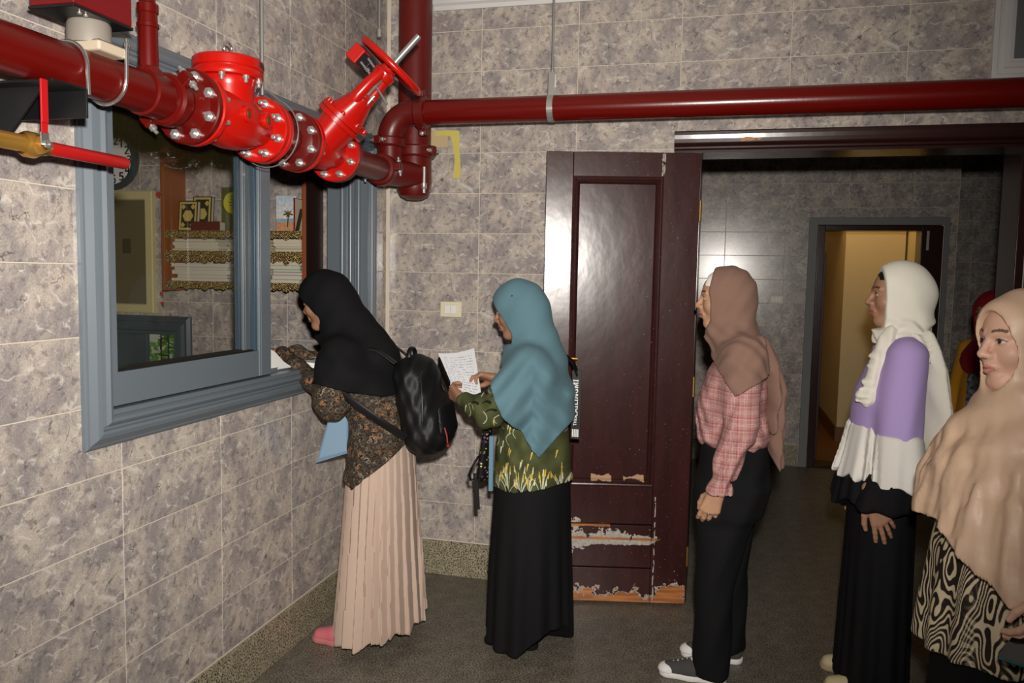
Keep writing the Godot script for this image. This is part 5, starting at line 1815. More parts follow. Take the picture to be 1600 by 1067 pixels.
# --- third in the queue: brown headscarf, pink checked shirt, black trousers
func woman_brown_scarf():
	var root := person("young woman in brown headscarf, pink checked shirt and black trousers", Vector3(1.80, 0, 0.68), -90.0)
	var pal := {"skin": Color(0.44, 0.245, 0.15), "lip": Color(0.36, 0.13, 0.10)}
	var head := Transform3D(Basis.from_euler(Vector3(0.03, 0, 0)), Vector3(0, 1.547, 0.038))
	var sh := 0.175
	put_body(root, pal, head, [Vector3(0, 1.30, -0.03), Vector3(0, 0.90, -0.02)],
		[[Vector3(sh, 1.325, -0.045), Vector3(0.212, 1.06, -0.045), Vector3(0.215, 0.835, 0.03)], [Vector3(-sh, 1.325, -0.045), Vector3(-0.212, 1.06, -0.045), Vector3(-0.215, 0.835, 0.03)]],
		[[Vector3(0.09, 0.84, -0.02), Vector3(0.092, 0.46, 0.03), Vector3(0.092, 0.085, 0.02)], [Vector3(-0.09, 0.84, -0.02), Vector3(-0.092, 0.46, -0.02), Vector3(-0.092, 0.085, -0.05)]],
		[[Transform3D(hand_basis(Vector3(0, -1, 0.32), Vector3(-1, 0, 0)), Vector3(0.215, 0.812, 0.038)), [0.42, 0.5, 0.55, 0.62], 0.6, false], [Transform3D(hand_basis(Vector3(0, -1, 0.32), Vector3(1, 0, 0)), Vector3(-0.215, 0.812, 0.038)), [0.42, 0.5, 0.55, 0.62], 0.6, true]])
	# white band under the scarf
	var F := Field.new()
	F.ball(head * Vector3(0, 0.034, -0.010), Vector3(0.076, 0.090, 0.099), 0.02)
	F.warp = func(p, d):
		var q: Vector3 = head.affine_inverse() * p
		return maxf(d, maxf(q.z - 0.076 + maxf(q.y - 0.06, 0.0) * 0.3, 0.048 - q.y))
	cloth_mesh(root, "under_band", F, 0.005, cloth(c8(228, 222, 212)))
	# shirt
	var shirt_tex := plaid()
	F = Field.new()
	F.loft([[0.955, 0, -0.02, 0.155, 0.130], [0.985, 0, -0.018, 0.180, 0.148], [1.06, 0, -0.010, 0.178, 0.143], [1.15, 0, -0.010, 0.178, 0.138], [1.25, 0, -0.022, 0.185, 0.120], [1.33, 0, -0.035, 0.170, 0.090], [1.40, 0, -0.030, 0.090, 0.062]], 0.03)
	for s in [1.0, -1.0]:
		F.cap(Vector3(s * 0.165, 1.322, -0.045), Vector3(s * 0.210, 1.06, -0.040), 0.070, 0.060, 0.05)
		F.cap(Vector3(s * 0.210, 1.06, -0.040), Vector3(s * 0.216, 0.895, 0.012), 0.060, 0.050, 0.03)
		F.cap(Vector3(s * 0.216, 0.885, 0.018), Vector3(s * 0.216, 0.868, 0.022), 0.044, 0.036, 0.012)
		F.cap(Vector3(s * 0.216, 0.862, 0.022), Vector3(s * 0.216, 0.81, 0.030), 0.034, 0.056, 0.008)
	F.warp = func(p, d):
		var e: float = d + 0.0045 * sin(p.y * 62.0 + 9.0 * sin(p.z * 22.0) + p.x * 30.0) * (0.4 + 0.6 * smoothstep(1.2, 0.98, p.y)) + 0.003 * sin(p.z * 85.0 + p.y * 40.0)
		return maxf(e, 0.806 - p.y)
	cloth_mesh(root, "shirt", F, 0.0075, textured(shirt_tex, 0.85, 11.0, false, 0.3))
	# trousers
	F = Field.new()
	F.loft([[0.70, 0, -0.016, 0.175, 0.128], [0.80, 0, -0.022, 0.182, 0.143], [0.88, 0, -0.025, 0.175, 0.138], [0.99, 0, -0.02, 0.160, 0.132]], 0.05)
	F.loft([[0.020, 0.095, 0.033, 0.076, 0.074], [0.40, 0.095, 0.033, 0.078, 0.076], [0.60, 0.092, 0.012, 0.088, 0.098], [0.80, 0.085, -0.018, 0.09, 0.128]], 0.06)
	F.loft([[0.055, -0.095, -0.035, 0.074, 0.072], [0.40, -0.095, -0.028, 0.078, 0.074], [0.60, -0.092, -0.02, 0.088, 0.098], [0.80, -0.085, -0.02, 0.09, 0.128]], 0.06)
	F.warp = func(p, d): return d + 0.003 * sin(p.y * 22.0 + p.z * 50.0 + p.x * 30.0)
	cloth_mesh(root, "trousers", F, 0.010, M.black_cloth)
	# headscarf
	F = Field.new()
	scarf_head(F, head, 0.004)
	F.loft([[1.16, 0, -0.018, 0.200, 0.150], [1.25, 0, -0.026, 0.205, 0.135], [1.33, 0, -0.032, 0.188, 0.108], [1.39, 0, -0.02, 0.12, 0.088], [1.45, 0, 0.0, 0.085, 0.08]], 0.03)
	F.cap(Vector3(0.165, 1.33, -0.045), Vector3(0.20, 1.16, -0.045), 0.083, 0.078, 0.05)
	F.cap(Vector3(-0.165, 1.33, -0.045), Vector3(-0.20, 1.20, -0.045), 0.083, 0.078, 0.05)
	F.warp = func(p, d):
		var q: Vector3 = head.affine_inverse() * p
		var e: float = d + 0.0035 * sin(p.y * 70.0 - p.z * 55.0 + 6.0 * sin(p.x * 18.0)) * smoothstep(1.50, 1.40, p.y) + 0.0016 * sin(q.z * 95.0 + q.y * 60.0)
		var hem: float = 1.188 + (p.z + 0.012) * (1.35 if p.z > -0.012 else -0.62)
		e = maxf(e, hem - p.y)
		# face opening
		if p.y > 1.40: e = smax(e, q.z - 0.056 - 0.25 * clampf(q.y, 0.0, 0.03) + 0.24 * maxf(q.y - 0.03, 0.0) - 0.02 * smoothstep(-0.08, -0.13, q.y), 0.008)
		return e
	var hj := cloth(c8(126, 98, 86), 0.9)
	cloth_mesh(root, "headscarf", F, 0.0065, hj)
	F = Field.new()
	F.loft([[0.86, -0.02, -0.190, 0.075, 0.022], [0.96, -0.02, -0.178, 0.085, 0.034], [1.08, -0.02, -0.176, 0.10, 0.034], [1.19, -0.02, -0.172, 0.11, 0.040], [1.30, -0.01, -0.140, 0.10, 0.040], [1.40, 0.0, -0.09, 0.08, 0.04]], 0.03)
	F.warp = func(p, d): return maxf(d + 0.007 * sin(p.x * 70.0 + p.z * 90.0 + p.y * 7.0) + 0.003 * sin(p.y * 55.0 + p.x * 40.0), 0.868 + maxf(p.z + 0.2, 0.0) * 1.6 - p.y)
	cloth_mesh(root, "scarf_tail", F, 0.0075, hj)
	var canvas := cloth(c8(74, 72, 72), 0.9)
	shoe(root, "sneaker", Vector3(0.098, 0, 0.085), 0.275, canvas, M.white, true, M.white)
	shoe(root, "sneaker", Vector3(-0.098, 0, 0.012), 0.265, canvas, M.white, true, M.white)
	# ring on the near hand
	var m := MB.new()
	tube(m, arc(Vector3(0.222, 0.728, 0.066), Vector3(1, 0, 0), Vector3(0, 0.3, 1).normalized(), 0.0105, 0, TAU * 15.0 / 16.0, 15), 0.0016, 6, true)
	obj("ring", m, M.chrome, root)

func plaid() -> ImageTexture:
	var base := c8(172, 122, 120)
	return picture(128, 128, func(x, y):
		var c := base
		var fx := [0, 3, 9, 12, 15, 40, 44, 60, 90, 93, 96]
		for k in [x, y]:
			var t: int = k % 64
			if t in [2, 3, 8, 9, 14, 15]: c = c.lerp(c8(232, 214, 200), 0.62)
			if t in [5, 6, 11, 12]: c = c.lerp(c8(112, 52, 56), 0.45)
			if t >= 34 and t <= 36: c = c.lerp(c8(120, 44, 50), 0.5)
			if t >= 44 and t <= 45: c = c.lerp(c8(232, 210, 205), 0.4)
		if (x + y) % 4 < 2: c = c * 0.95
		return c)

# --- fourth: white headscarf, lilac and white top, long black skirt
func woman_white_scarf():
	var root := person("young woman in white headscarf, lilac and white top and black skirt", Vector3(2.43, 0, 0.62), -90.0)
	var pal := {"skin": Color(0.36, 0.19, 0.115), "lip": Color(0.30, 0.10, 0.08)}
	var head := Transform3D(Basis.from_euler(Vector3(0.0, 0, 0)), Vector3(0, 1.574, 0.018))
	put_body(root, pal, head, [Vector3(0, 1.33, 0.0), Vector3(0, 0.92, 0.03)],
		[[Vector3(0.165, 1.36, 0.0), Vector3(0.205, 1.08, 0.03), Vector3(0.215, 0.83, 0.10)], [Vector3(-0.165, 1.36, 0.0), Vector3(-0.205, 1.08, 0.03), Vector3(-0.215, 0.83, 0.10)]],
		[[Vector3(0.09, 0.86, 0.03), Vector3(0.09, 0.46, 0.05), Vector3(0.09, 0.085, 0.03)], [Vector3(-0.09, 0.86, 0.03), Vector3(-0.09, 0.46, 0.05), Vector3(-0.09, 0.085, 0.03)]],
		[[Transform3D(hand_basis(Vector3(0.05, -1, -0.42), Vector3(-1, 0, 0.1)), Vector3(0.235, 0.815, 0.105)), [0.16, 0.14, 0.2, 0.3], 0.1, false, 0.7], [Transform3D(hand_basis(Vector3(0, -1, 0.1), Vector3(1, 0, 0)), Vector3(-0.235, 0.815, 0.105)), [0.3, 0.3, 0.35, 0.4], 0.3, true]])
	var F := Field.new()
	F.ball(head * Vector3(0, 0.034, -0.010), Vector3(0.075, 0.088, 0.098), 0.02)
	F.warp = func(p, d):
		var q: Vector3 = head.affine_inverse() * p
		return maxf(d, maxf(q.z - 0.072, 0.052 - q.y))
	cloth_mesh(root, "under_cap", F, 0.005, cloth(c8(22, 20, 20)))
	# lilac top
	F = Field.new()
	F.loft([[1.055, 0, 0.035, 0.185, 0.132], [1.12, 0, 0.032, 0.182, 0.130], [1.20, 0, 0.026, 0.180, 0.124], [1.29, 0, 0.008, 0.178, 0.108], [1.37, 0, -0.005, 0.165, 0.08], [1.43, 0, -0.01, 0.085, 0.06]], 0.03)
	for s in [1.0, -1.0]:
		F.cap(Vector3(s * 0.155, 1.352, 0.0), Vector3(s * 0.205, 1.05, 0.022), 0.066, 0.076, 0.05)
	F.warp = func(p, d):
		var e: float = d + 0.003 * sin(p.z * 70.0 + p.y * 16.0 + p.x * 20.0) * smoothstep(1.35, 1.1, p.y)
		return maxf(e, (1.048 if absf(p.x) > 0.16 else 1.062) - p.y - 0.12 * minf(p.z - 0.05, 0.0) * 0.0)
	cloth_mesh(root, "top", F, 0.0075, cloth(c8(176, 154, 208), 0.85))
	# white flounces: round the body and on the sleeves
	F = Field.new()
	F.loft([[0.858, 0, 0.052, 0.226, 0.168], [0.96, 0, 0.045, 0.206, 0.150], [1.078, 0, 0.036, 0.188, 0.136]], 0.02)
	for s in [1.0, -1.0]:
		F.loft([[0.862, s * 0.222, 0.016, 0.098, 0.100], [0.96, s * 0.215, 0.018, 0.090, 0.094], [1.066, s * 0.207, 0.022, 0.078, 0.080]], 0.008)
	F.warp = func(p, d):
		var an := atan2(p.x * 0.75, p.z - 0.04)
		var amp := 0.004 + 0.010 * smoothstep(1.07, 0.86, p.y)
		var e: float = d + amp * sin(an * 26.0 + 3.0 * sin(an * 5.0)) * (0.5 + 0.5 * sin(an * 7.0 + 1.0))
		return maxf(e, 0.872 + 0.012 * sin(an * 13.0) - 0.10 * clampf(0.05 - p.z, 0.0, 0.2) * -0.2 - p.y)
	cloth_mesh(root, "flounce", F, 0.0075, cloth(c8(226, 222, 216), 0.85))
	# black lower tier and skirt
	F = Field.new()
	F.loft([[0.745, 0, 0.062, 0.215, 0.168], [0.90, 0, 0.045, 0.200, 0.150]], 0.02)
	for s in [1.0, -1.0]:
		F.loft([[0.775, s * 0.225, 0.055, 0.075, 0.130], [0.90, s * 0.220, 0.022, 0.088, 0.100]], 0.02)
	F.warp = func(p, d):
		var an := atan2(p.x, p.z - 0.05)
		return maxf(d + 0.005 * sin(an * 19.0), 0.765 - 0.02 * sin(an * 6.0) - p.y)
	cloth_mesh(root, "lower_tier", F, 0.010, M.black_cloth)
	F = Field.new()
	F.loft([[0.028, 0, 0.04, 0.205, 0.138], [0.30, 0, 0.037, 0.19, 0.132], [0.62, 0, 0.034, 0.178, 0.127], [0.90, 0, 0.033, 0.165, 0.122]], 0.02)
	F.warp = func(p, d):
		var an := atan2(p.x, p.z - 0.04)
		return d + 0.006 * sin(an * 17.0) * smoothstep(0.8, 0.1, p.y)
	cloth_mesh(root, "skirt", F, 0.012, M.black_cloth)
	# headscarf with a tail down the back and a ruffled end in front
	var white := cloth(c8(232, 228, 214), 0.9)
	F = Field.new()
	scarf_head(F, head, 0.008, 0.076)
	F.cap(head * Vector3(0, 0.0, -0.055), head * Vector3(0, -0.085, -0.06), 0.080, 0.070, 0.03)
	F.loft([[1.36, 0, -0.005, 0.125, 0.086], [1.42, 0, 0.0, 0.095, 0.088], [1.47, 0, 0.008, 0.082, 0.085]], 0.03)
	F.warp = func(p, d):
		var q: Vector3 = head.affine_inverse() * p
		var an := atan2(p.x, p.z)
		var e: float = d + 0.0045 * sin(q.y * 110.0 + 4.0 * sin(an * 3.0)) * smoothstep(-0.07, -0.11, q.y) + 0.0032 * sin(q.z * 48.0 - q.y * 62.0 + 2.0 * sin(q.y * 25.0)) * smoothstep(0.1, -0.02, q.y)
		e = maxf(e, 1.385 + 0.25 * maxf(0.03 - p.z, 0.0) * 0.0 - p.y)
		if q.y > -0.13: e = smax(e, q.z - 0.052 - 0.10 * maxf(q.y, 0.0), 0.008)
		return e
	cloth_mesh(root, "headscarf", F, 0.0065, white)
	F = Field.new()
	F.loft([[0.77, 0.02, -0.128, 0.12, 0.055], [0.95, 0.03, -0.138, 0.13, 0.058], [1.15, 0.04, -0.130, 0.13, 0.050], [1.30, 0.04, -0.108, 0.12, 0.045], [1.38, 0.03, -0.085, 0.10, 0.045], [1.44, 0.02, -0.06, 0.08, 0.05]], 0.03)
	F.warp = func(p, d): return maxf(d + 0.006 * sin(p.z * 85.0 + p.x * 60.0 + 1.5 * sin(p.y * 6.0)) + 0.002 * sin(p.y * 40.0 + p.x * 50.0), 0.79 - p.y - 0.25 * (p.z + 0.15))
	cloth_mesh(root, "scarf_tail", F, 0.0075, white)
	F = Field.new()
	F.cap(Vector3(0.07, 1.44, 0.045), Vector3(0.105, 1.33, 0.082), 0.022, 0.028, 0.02, Vector3(1.2, 1, 1.4))
	F.cap(Vector3(0.105, 1.33, 0.082), Vector3(0.132, 1.18, 0.122), 0.028, 0.029, 0.02, Vector3(1.0, 1, 1.5))
	var fn := noise(55, 16.0, 2)
	F.warp = func(p, d): return maxf(d + 0.012 * fn.get_noise_3d(p.x * 0.3, p.y * 1.6, p.z * 0.8) * smoothstep(0.08, 0.14, p.z) + 0.003 * sin(p.z * 150.0 + p.y * 20.0), 1.15 - p.y)
	cloth_mesh(root, "scarf_end", F, 0.005, white)
	shoe(root, "shoe", Vector3(0.10, 0, 0.085), 0.255, cloth(c8(206, 190, 150)), cloth(c8(180, 160, 120)))
	shoe(root, "shoe", Vector3(-0.09, 0, 0.075), 0.255, cloth(c8(206, 190, 150)), cloth(c8(180, 160, 120)))

# --- second: teal headscarf cape, olive printed top, long black skirt, reading a sheet
func woman_teal_scarf():
	var root := person("woman in long teal headscarf and olive flowered top reading a sheet", Vector3(0.95, 0, 0.62), -90.0)
	var pal := {"skin": Color(0.34, 0.17, 0.10), "lip": Color(0.28, 0.10, 0.08)}
	var head := Transform3D(Basis.from_euler(Vector3(0.22, 0, 0)), Vector3(0, 1.475, 0.062))
	put_body(root, pal, head, [Vector3(0, 1.24, -0.02), Vector3(0, 0.86, -0.02)],
		[[Vector3(0.17, 1.26, -0.03), Vector3(0.245, 1.055, 0.12), Vector3(0.155, 1.085, 0.255)], [Vector3(-0.17, 1.26, -0.03), Vector3(-0.21, 1.06, 0.09), Vector3(-0.085, 1.15, 0.165)]],
		[[Vector3(0.09, 0.80, -0.02), Vector3(0.09, 0.43, 0.0), Vector3(0.09, 0.085, -0.03)], [Vector3(-0.09, 0.80, -0.02), Vector3(-0.09, 0.43, 0.0), Vector3(-0.09, 0.085, -0.03)]],
		[[Transform3D(hand_basis(Vector3(-0.55, 0.35, 0.8), Vector3(-0.75, 0.25, -0.55)), Vector3(0.150, 1.088, 0.262)), [0.75, 0.85, 0.9, 0.95], 0.8, true], [Transform3D(hand_basis(Vector3(0.35, 0.18, 0.9), Vector3(0.3, -0.9, -0.1)), Vector3(-0.075, 1.158, 0.172)), [0.35, 0.5, 0.7, 0.8], 0.7, false]])
	# top with flowers printed along its hem
	var tex := flower_print()
	var om := textured(tex, 0.8, 0.0, false, 0.3)
	var F := Field.new()
	F.loft([[0.700, 0, -0.022, 0.205, 0.178], [0.85, 0, -0.020, 0.195, 0.162], [1.0, 0, -0.020, 0.185, 0.148], [1.15, 0, -0.022, 0.178, 0.132], [1.25, 0, -0.026, 0.172, 0.105], [1.32, 0, -0.02, 0.10, 0.07]], 0.03)
	F.cap(Vector3(0.165, 1.25, -0.03), Vector3(0.245, 1.06, 0.115), 0.068, 0.066, 0.05)
	F.cap(Vector3(0.245, 1.06, 0.115), Vector3(0.165, 1.085, 0.240), 0.064, 0.040, 0.03)
	F.cap(Vector3(-0.165, 1.25, -0.03), Vector3(-0.21, 1.06, 0.09), 0.068, 0.060, 0.05)
	F.cap(Vector3(-0.21, 1.06, 0.09), Vector3(-0.095, 1.142, 0.158), 0.058, 0.040, 0.03)
	F.warp = func(p, d):
		var e: float = d + 0.004 * sin(p.y * 40.0 + p.z * 60.0) + 0.003 * sin(p.z * 90.0 - p.y * 20.0)
		return maxf(e, 0.712 + 0.03 * smoothstep(0.05, -0.2, p.z) - p.y)
	cloth_mesh(root, "top", F, 0.0075, om, func(p): return Vector2((p.z + (p.x if absf(p.x) < 0.0 else 0.0)) / 0.55 + 0.5, 1.0 - (p.y - 0.70) / 0.62))
	# skirt
	F = Field.new()
	F.loft([[0.012, 0, -0.025, 0.255, 0.190], [0.35, 0, -0.022, 0.235, 0.180], [0.74, 0, -0.022, 0.195, 0.166]], 0.02)
	F.warp = func(p, d):
		var an := atan2(p.x, p.z + 0.02)
		var hem: float = 0.02 + 0.10 * smoothstep(0.0, -0.16, p.z) * smoothstep(-0.02, 0.1, p.x) + 0.05 * smoothstep(0.05, 0.12, p.z) * smoothstep(0.16, 0.02, p.x)
		return maxf(d + 0.008 * sin(an * 15.0) * smoothstep(0.75, 0.1, p.y), hem - p.y)
	cloth_mesh(root, "skirt", F, 0.011, M.black_cloth)
	# cape-like headscarf
	F = Field.new()
	scarf_head(F, head, 0.006)
	F.loft([[0.86, 0, -0.045, 0.235, 0.160], [1.0, 0, -0.040, 0.232, 0.160], [1.12, 0, -0.032, 0.225, 0.158], [1.22, 0, -0.022, 0.205, 0.145], [1.30, 0, -0.005, 0.150, 0.122], [1.36, 0, 0.02, 0.098, 0.105]], 0.05)
	F.cap(Vector3(0.15, 1.235, -0.03), Vector3(0.230, 1.095, 0.045), 0.100, 0.102, 0.05)
	F.cap(Vector3(-0.15, 1.235, -0.03), Vector3(-0.215, 1.08, 0.02), 0.096, 0.088, 0.05)
	F.cap(head * Vector3(0, -0.01, -0.045), Vector3(0, 1.25, -0.065), 0.080, 0.09, 0.06)
	F.warp = func(p, d):
		var q: Vector3 = head.affine_inverse() * p
		var drop := smoothstep(1.42, 1.15, p.y)
		var e: float = d + 0.006 * sin(p.z * 48.0 + p.y * 13.0 + p.x * 10.0) * drop + 0.004 * sin((p.y + absf(p.z + 0.07) * 1.3) * 62.0) * drop + 0.0015 * sin(q.z * 50.0 + q.y * 45.0)
		# the hem falls to one point at the near side of the back
		var hem: float = 0.875 + (1.35 * (p.z + 0.095) + 1.6 * pow(maxf(p.z - 0.02, 0.0), 1.5) if p.z > -0.095 else -1.25 * (p.z + 0.095))
		hem += 0.55 * maxf(-p.x, 0.0)
		e = maxf(e, (hem - p.y) * 0.6)
		if q.y > -0.14: e = smax(e, q.z - 0.068 - 0.42 * q.y - 0.02 * smoothstep(-0.09, -0.14, q.y), 0.008)
		return e
	cloth_mesh(root, "headscarf", F, 0.007, cloth(c8(92, 124, 135), 0.9))
	var m := MB.new()
	lathe(m, head * Vector3(0.088, 0.062, -0.01), Vector3(1, 0.4, 0), [Vector2(0, 0), Vector2(0.0035, 0.001), Vector2(0.0025, 0.004), Vector2(0, 0.005)], 10)
	obj("scarf_pin", m, M.black_plastic, root)
	shoe(root, "shoe", Vector3(0.09, 0, 0.02), 0.25, M.black_cloth, M.black_cloth)
	shoe(root, "shoe", Vector3(-0.09, 0, 0.0), 0.25, M.black_cloth, M.black_cloth)
	# the sheet she reads
	var w := root.transform
	var sheet := thing("paper_sheet", "white printed sheet held by the woman in the teal headscarf", "paper", w * Vector3(0.0, 1.15, 0.3))
	var lt := picture(128, 176, func(x, y):
		var c := c8(226, 228, 232)
		if x > 12 and x < 116 and y > 14 and y % 9 < 3 and hash([x / 3, y / 9]) % 5 < 3: c = c8(176, 178, 190)
		return c)
	var c00 := w * Vector3(-0.035, 1.265, 0.440) - sheet.position
	var c10 := w * Vector3(-0.120, 1.288, 0.295) - sheet.position
	var c01 := w * Vector3(0.100, 1.115, 0.330) - sheet.position
	var c11 := w * Vector3(0.055, 1.045, 0.195) - sheet.position
	m = MB.new()
	for side in [1.0, -1.0]:
		var s := m.v.size()
		var nn: Vector3 = (c10 - c00).cross(c01 - c00).normalized() * side
		for i in 13:
			for j in 13:
				var u := j / 12.0
				var v := i / 12.0
				var p: Vector3 = c00.lerp(c10, u).lerp(c01.lerp(c11, u), v) + nn * side * 0.014 * sin(u * PI) * (1.0 - 0.4 * v) + nn * 0.0003
				m.vert(p, nn, Vector2(u, v))
		for i in 12:
			for j in 12:
				m.quad(s + i * 13 + j, s + i * 13 + j + 1, s + (i + 1) * 13 + j + 1, s + (i + 1) * 13 + j)
	obj("sheet", m, textured(lt, 0.8), sheet)
	var ph := thing("phone", "thin black phone held along the edge of the printed sheet", "phone", w * Vector3(0.035, 1.18, 0.385))
	var pd := (w.basis * (Vector3(-0.035, 1.258, 0.452) - Vector3(0.10, 1.105, 0.325))).normalized()
	var pn := (w.basis * Vector3(0.55, -0.35, 0.4))
	pn = (pn - pd * pn.dot(pd)).normalized()
	m = MB.new()
	bx(m, Vector3(0.07, 0.155, 0.009), Vector3.ZERO, 0.003, Basis(pd.cross(pn), pd, pn))
	obj("case", m, M.black_plastic, ph)
	m = MB.new()
	bx(m, Vector3(0.064, 0.146, 0.001), pn * 0.0046, 0.0003, Basis(pd.cross(pn), pd, pn))
	obj("screen", m, mat(c8(14, 14, 18), 0.1), ph)
	# her shoulder bag: flowered pouch in front, lettered strap behind
	var bag := thing("shoulder_bag", "black flowered shoulder bag with a white lettered strap", "bag", root.position)
	bag.rotation = root.rotation
	F = Field.new()
	F.cap(Vector3(0.090, 0.95, 0.165), Vector3(0.095, 0.76, 0.175), 0.022, 0.034, 0.03, Vector3(2.0, 1, 0.8))
	cloth_mesh(bag, "pouch", F, 0.006, textured(dots_print(), 0.7, 6.0, false, 0.3))
	m = MB.new()
	strap(m, [Vector3(0.12, 0.84, 0.195), Vector3(0.125, 0.79, 0.222), Vector3(0.125, 0.755, 0.235)], 0.03, 0.006, Vector3(1, 0, 0))
	strap(m, [Vector3(0.125, 0.76, 0.235), Vector3(0.13, 0.735, 0.225), Vector3(0.13, 0.745, 0.20), Vector3(0.125, 0.77, 0.195)], 0.022, 0.005, Vector3(1, 0, 0))
	strap(m, [Vector3(0.125, 0.765, 0.205), Vector3(0.128, 0.69, 0.198), Vector3(0.13, 0.61, 0.192)], 0.022, 0.004, Vector3(0, 0, 1))
	obj("front_strap", m, M.black_plastic, bag)
	obj("blue_lining", box(Vector3(0.012, 0.24, 0.02), Vector3(0.150, 0.82, 0.128), 0.003), cloth(c8(104, 136, 158)), bag)
	m = MB.new()
	strap(m, [Vector3(-0.05, 1.30, -0.12), Vector3(-0.08, 1.25, -0.175), Vector3(-0.10, 1.19, -0.195)], 0.035, 0.004, Vector3(1, 0, 0.2))
	bx(m, Vector3(0.004, 0.31, 0.042), Vector3(-0.10, 1.055, -0.190), 0.001)
	obj("back_strap", m, M.black_plastic, bag)
	var font := SystemFont.new()
	font.font_names = PackedStringArray(["Droid Sans"])
	font.font_weight = 700
	font.font_italic = true
	# reads upwards on the face turned to her left
	letters(bag, "lettering", "THIS", Vector3(-0.0975, 0.982, -0.188), Basis(Vector3(0, 1, 0), Vector3(0, 0, 1), Vector3(1, 0, 0)), 0.014, M.white, font)
	letters(bag, "lettering", "CAILINGMI", Vector3(-0.0975, 1.085, -0.188), Basis(Vector3(0, 1, 0), Vector3(0, 0, 1), Vector3(1, 0, 0)), 0.0225, M.white, font)
	m = MB.new()
	for i in 4:
		bx(m, Vector3(0.001, 0.035, 0.005), Vector3(-0.0974, 0.928, -0.202 + 0.008 * i), 0.0002)
	obj("woven_mark", m, M.white, bag)

func flower_print() -> ImageTexture:
	# 0.55 m across, 0.62 m high; olive ground, white scrolls above, yellow-tipped grasses along the hem
	var im := Image.create(512, 576, false, Image.FORMAT_RGB8)
	var n := noise(91, 0.012, 3)
	for y in 576:
		for x in 512:
			var c := c8(74, 78, 48) * (1.0 + 0.22 * n.get_noise_2d(x, y))
			im.set_pixel(x, y, c)
	var rng := RandomNumberGenerator.new()
	rng.seed = 21
	var stroke := func(a: Vector2, b: Vector2, c: Vector2, r0: float, r1: float, col: Color):
		for i in 40:
			var t := i / 39.0
			var p: Vector2 = a.lerp(b, t).lerp(b.lerp(c, t), t)
			var r := lerpf(r0, r1, t)
			for yy in range(int(p.y - r), int(p.y + r) + 1):
				for xx in range(int(p.x - r), int(p.x + r) + 1):
					if Vector2(xx - p.x, yy - p.y).length() <= r and yy >= 0 and yy < 576:
						im.set_pixel(posmod(xx, 512), yy, col)
	for g in 9:
		var bx0 := 40.0 + g * 52.0 + rng.randf_range(-14, 14)
		for k in 9:
			var h := rng.randf_range(50, 120)
			var lean := rng.randf_range(-46, 46)
			var tip := Vector2(bx0 + lean, 570 - h)
			stroke.call(Vector2(bx0 + lean * 0.1, 575), Vector2(bx0 + lean * 0.3, 575 - h * 0.6), tip, 1.6, 1.2, c8(196, 200, 170))
			stroke.call(tip + Vector2(-lean * 0.06, 16), tip + Vector2(0, 6), tip + Vector2(lean * 0.05, -8), 2.6, 1.0, c8(206, 172, 60) if rng.randf() < 0.7 else c8(222, 216, 190))
		stroke.call(Vector2(bx0, 575), Vector2(bx0, 560), Vector2(bx0 + 8, 545), 7.0, 3.0, c8(28, 32, 26))
	for g in 34:
		var p := Vector2(rng.randf_range(0, 512), rng.randf_range(150, 450))
		stroke.call(p, p + Vector2(3, 12), p + Vector2(4, 26), 3.2, 1.0, c8(206, 180, 90) if g % 3 else c8(214, 214, 196))
	for g in 46:
		var p := Vector2(rng.randf_range(0, 512), rng.randf_range(0, 420))
		var r := rng.randf_range(12, 34)
		var a := rng.randf() * TAU
		stroke.call(p + Vector2(cos(a), sin(a)) * r, p + Vector2(cos(a + 1.2), sin(a + 1.2)) * r * 1.6, p + Vector2(cos(a + 2.3), sin(a + 2.3)) * r, 2.0, 1.2, c8(178, 182, 160))
	for g in 8:
		var p := Vector2(rng.randf_range(300, 500), rng.randf_range(120, 330))
		stroke.call(p, p + Vector2(18, -10), p + Vector2(34, 6), 5.0, 2.0, c8(26, 30, 24))
	return ImageTexture.create_from_image(im)

func dots_print() -> ImageTexture:
	var rng := RandomNumberGenerator.new()
	rng.seed = 31
	var im := Image.create(128, 128, false, Image.FORMAT_RGB8)
	im.fill(c8(20, 20, 22))
	for i in 60:
		var p := Vector2(rng.randf() * 128, rng.randf() * 128)
		var col: Color = [c8(190, 170, 50), c8(190, 170, 50), c8(200, 196, 150), c8(150, 60, 130)][i % 4]
		for y in range(-4, 5):
			for x in range(-4, 5):
				if Vector2(x, y * 1.3).length() < 3.6: im.set_pixel(posmod(int(p.x) + x, 128), posmod(int(p.y) + y, 128), col)
	return ImageTexture.create_from_image(im)

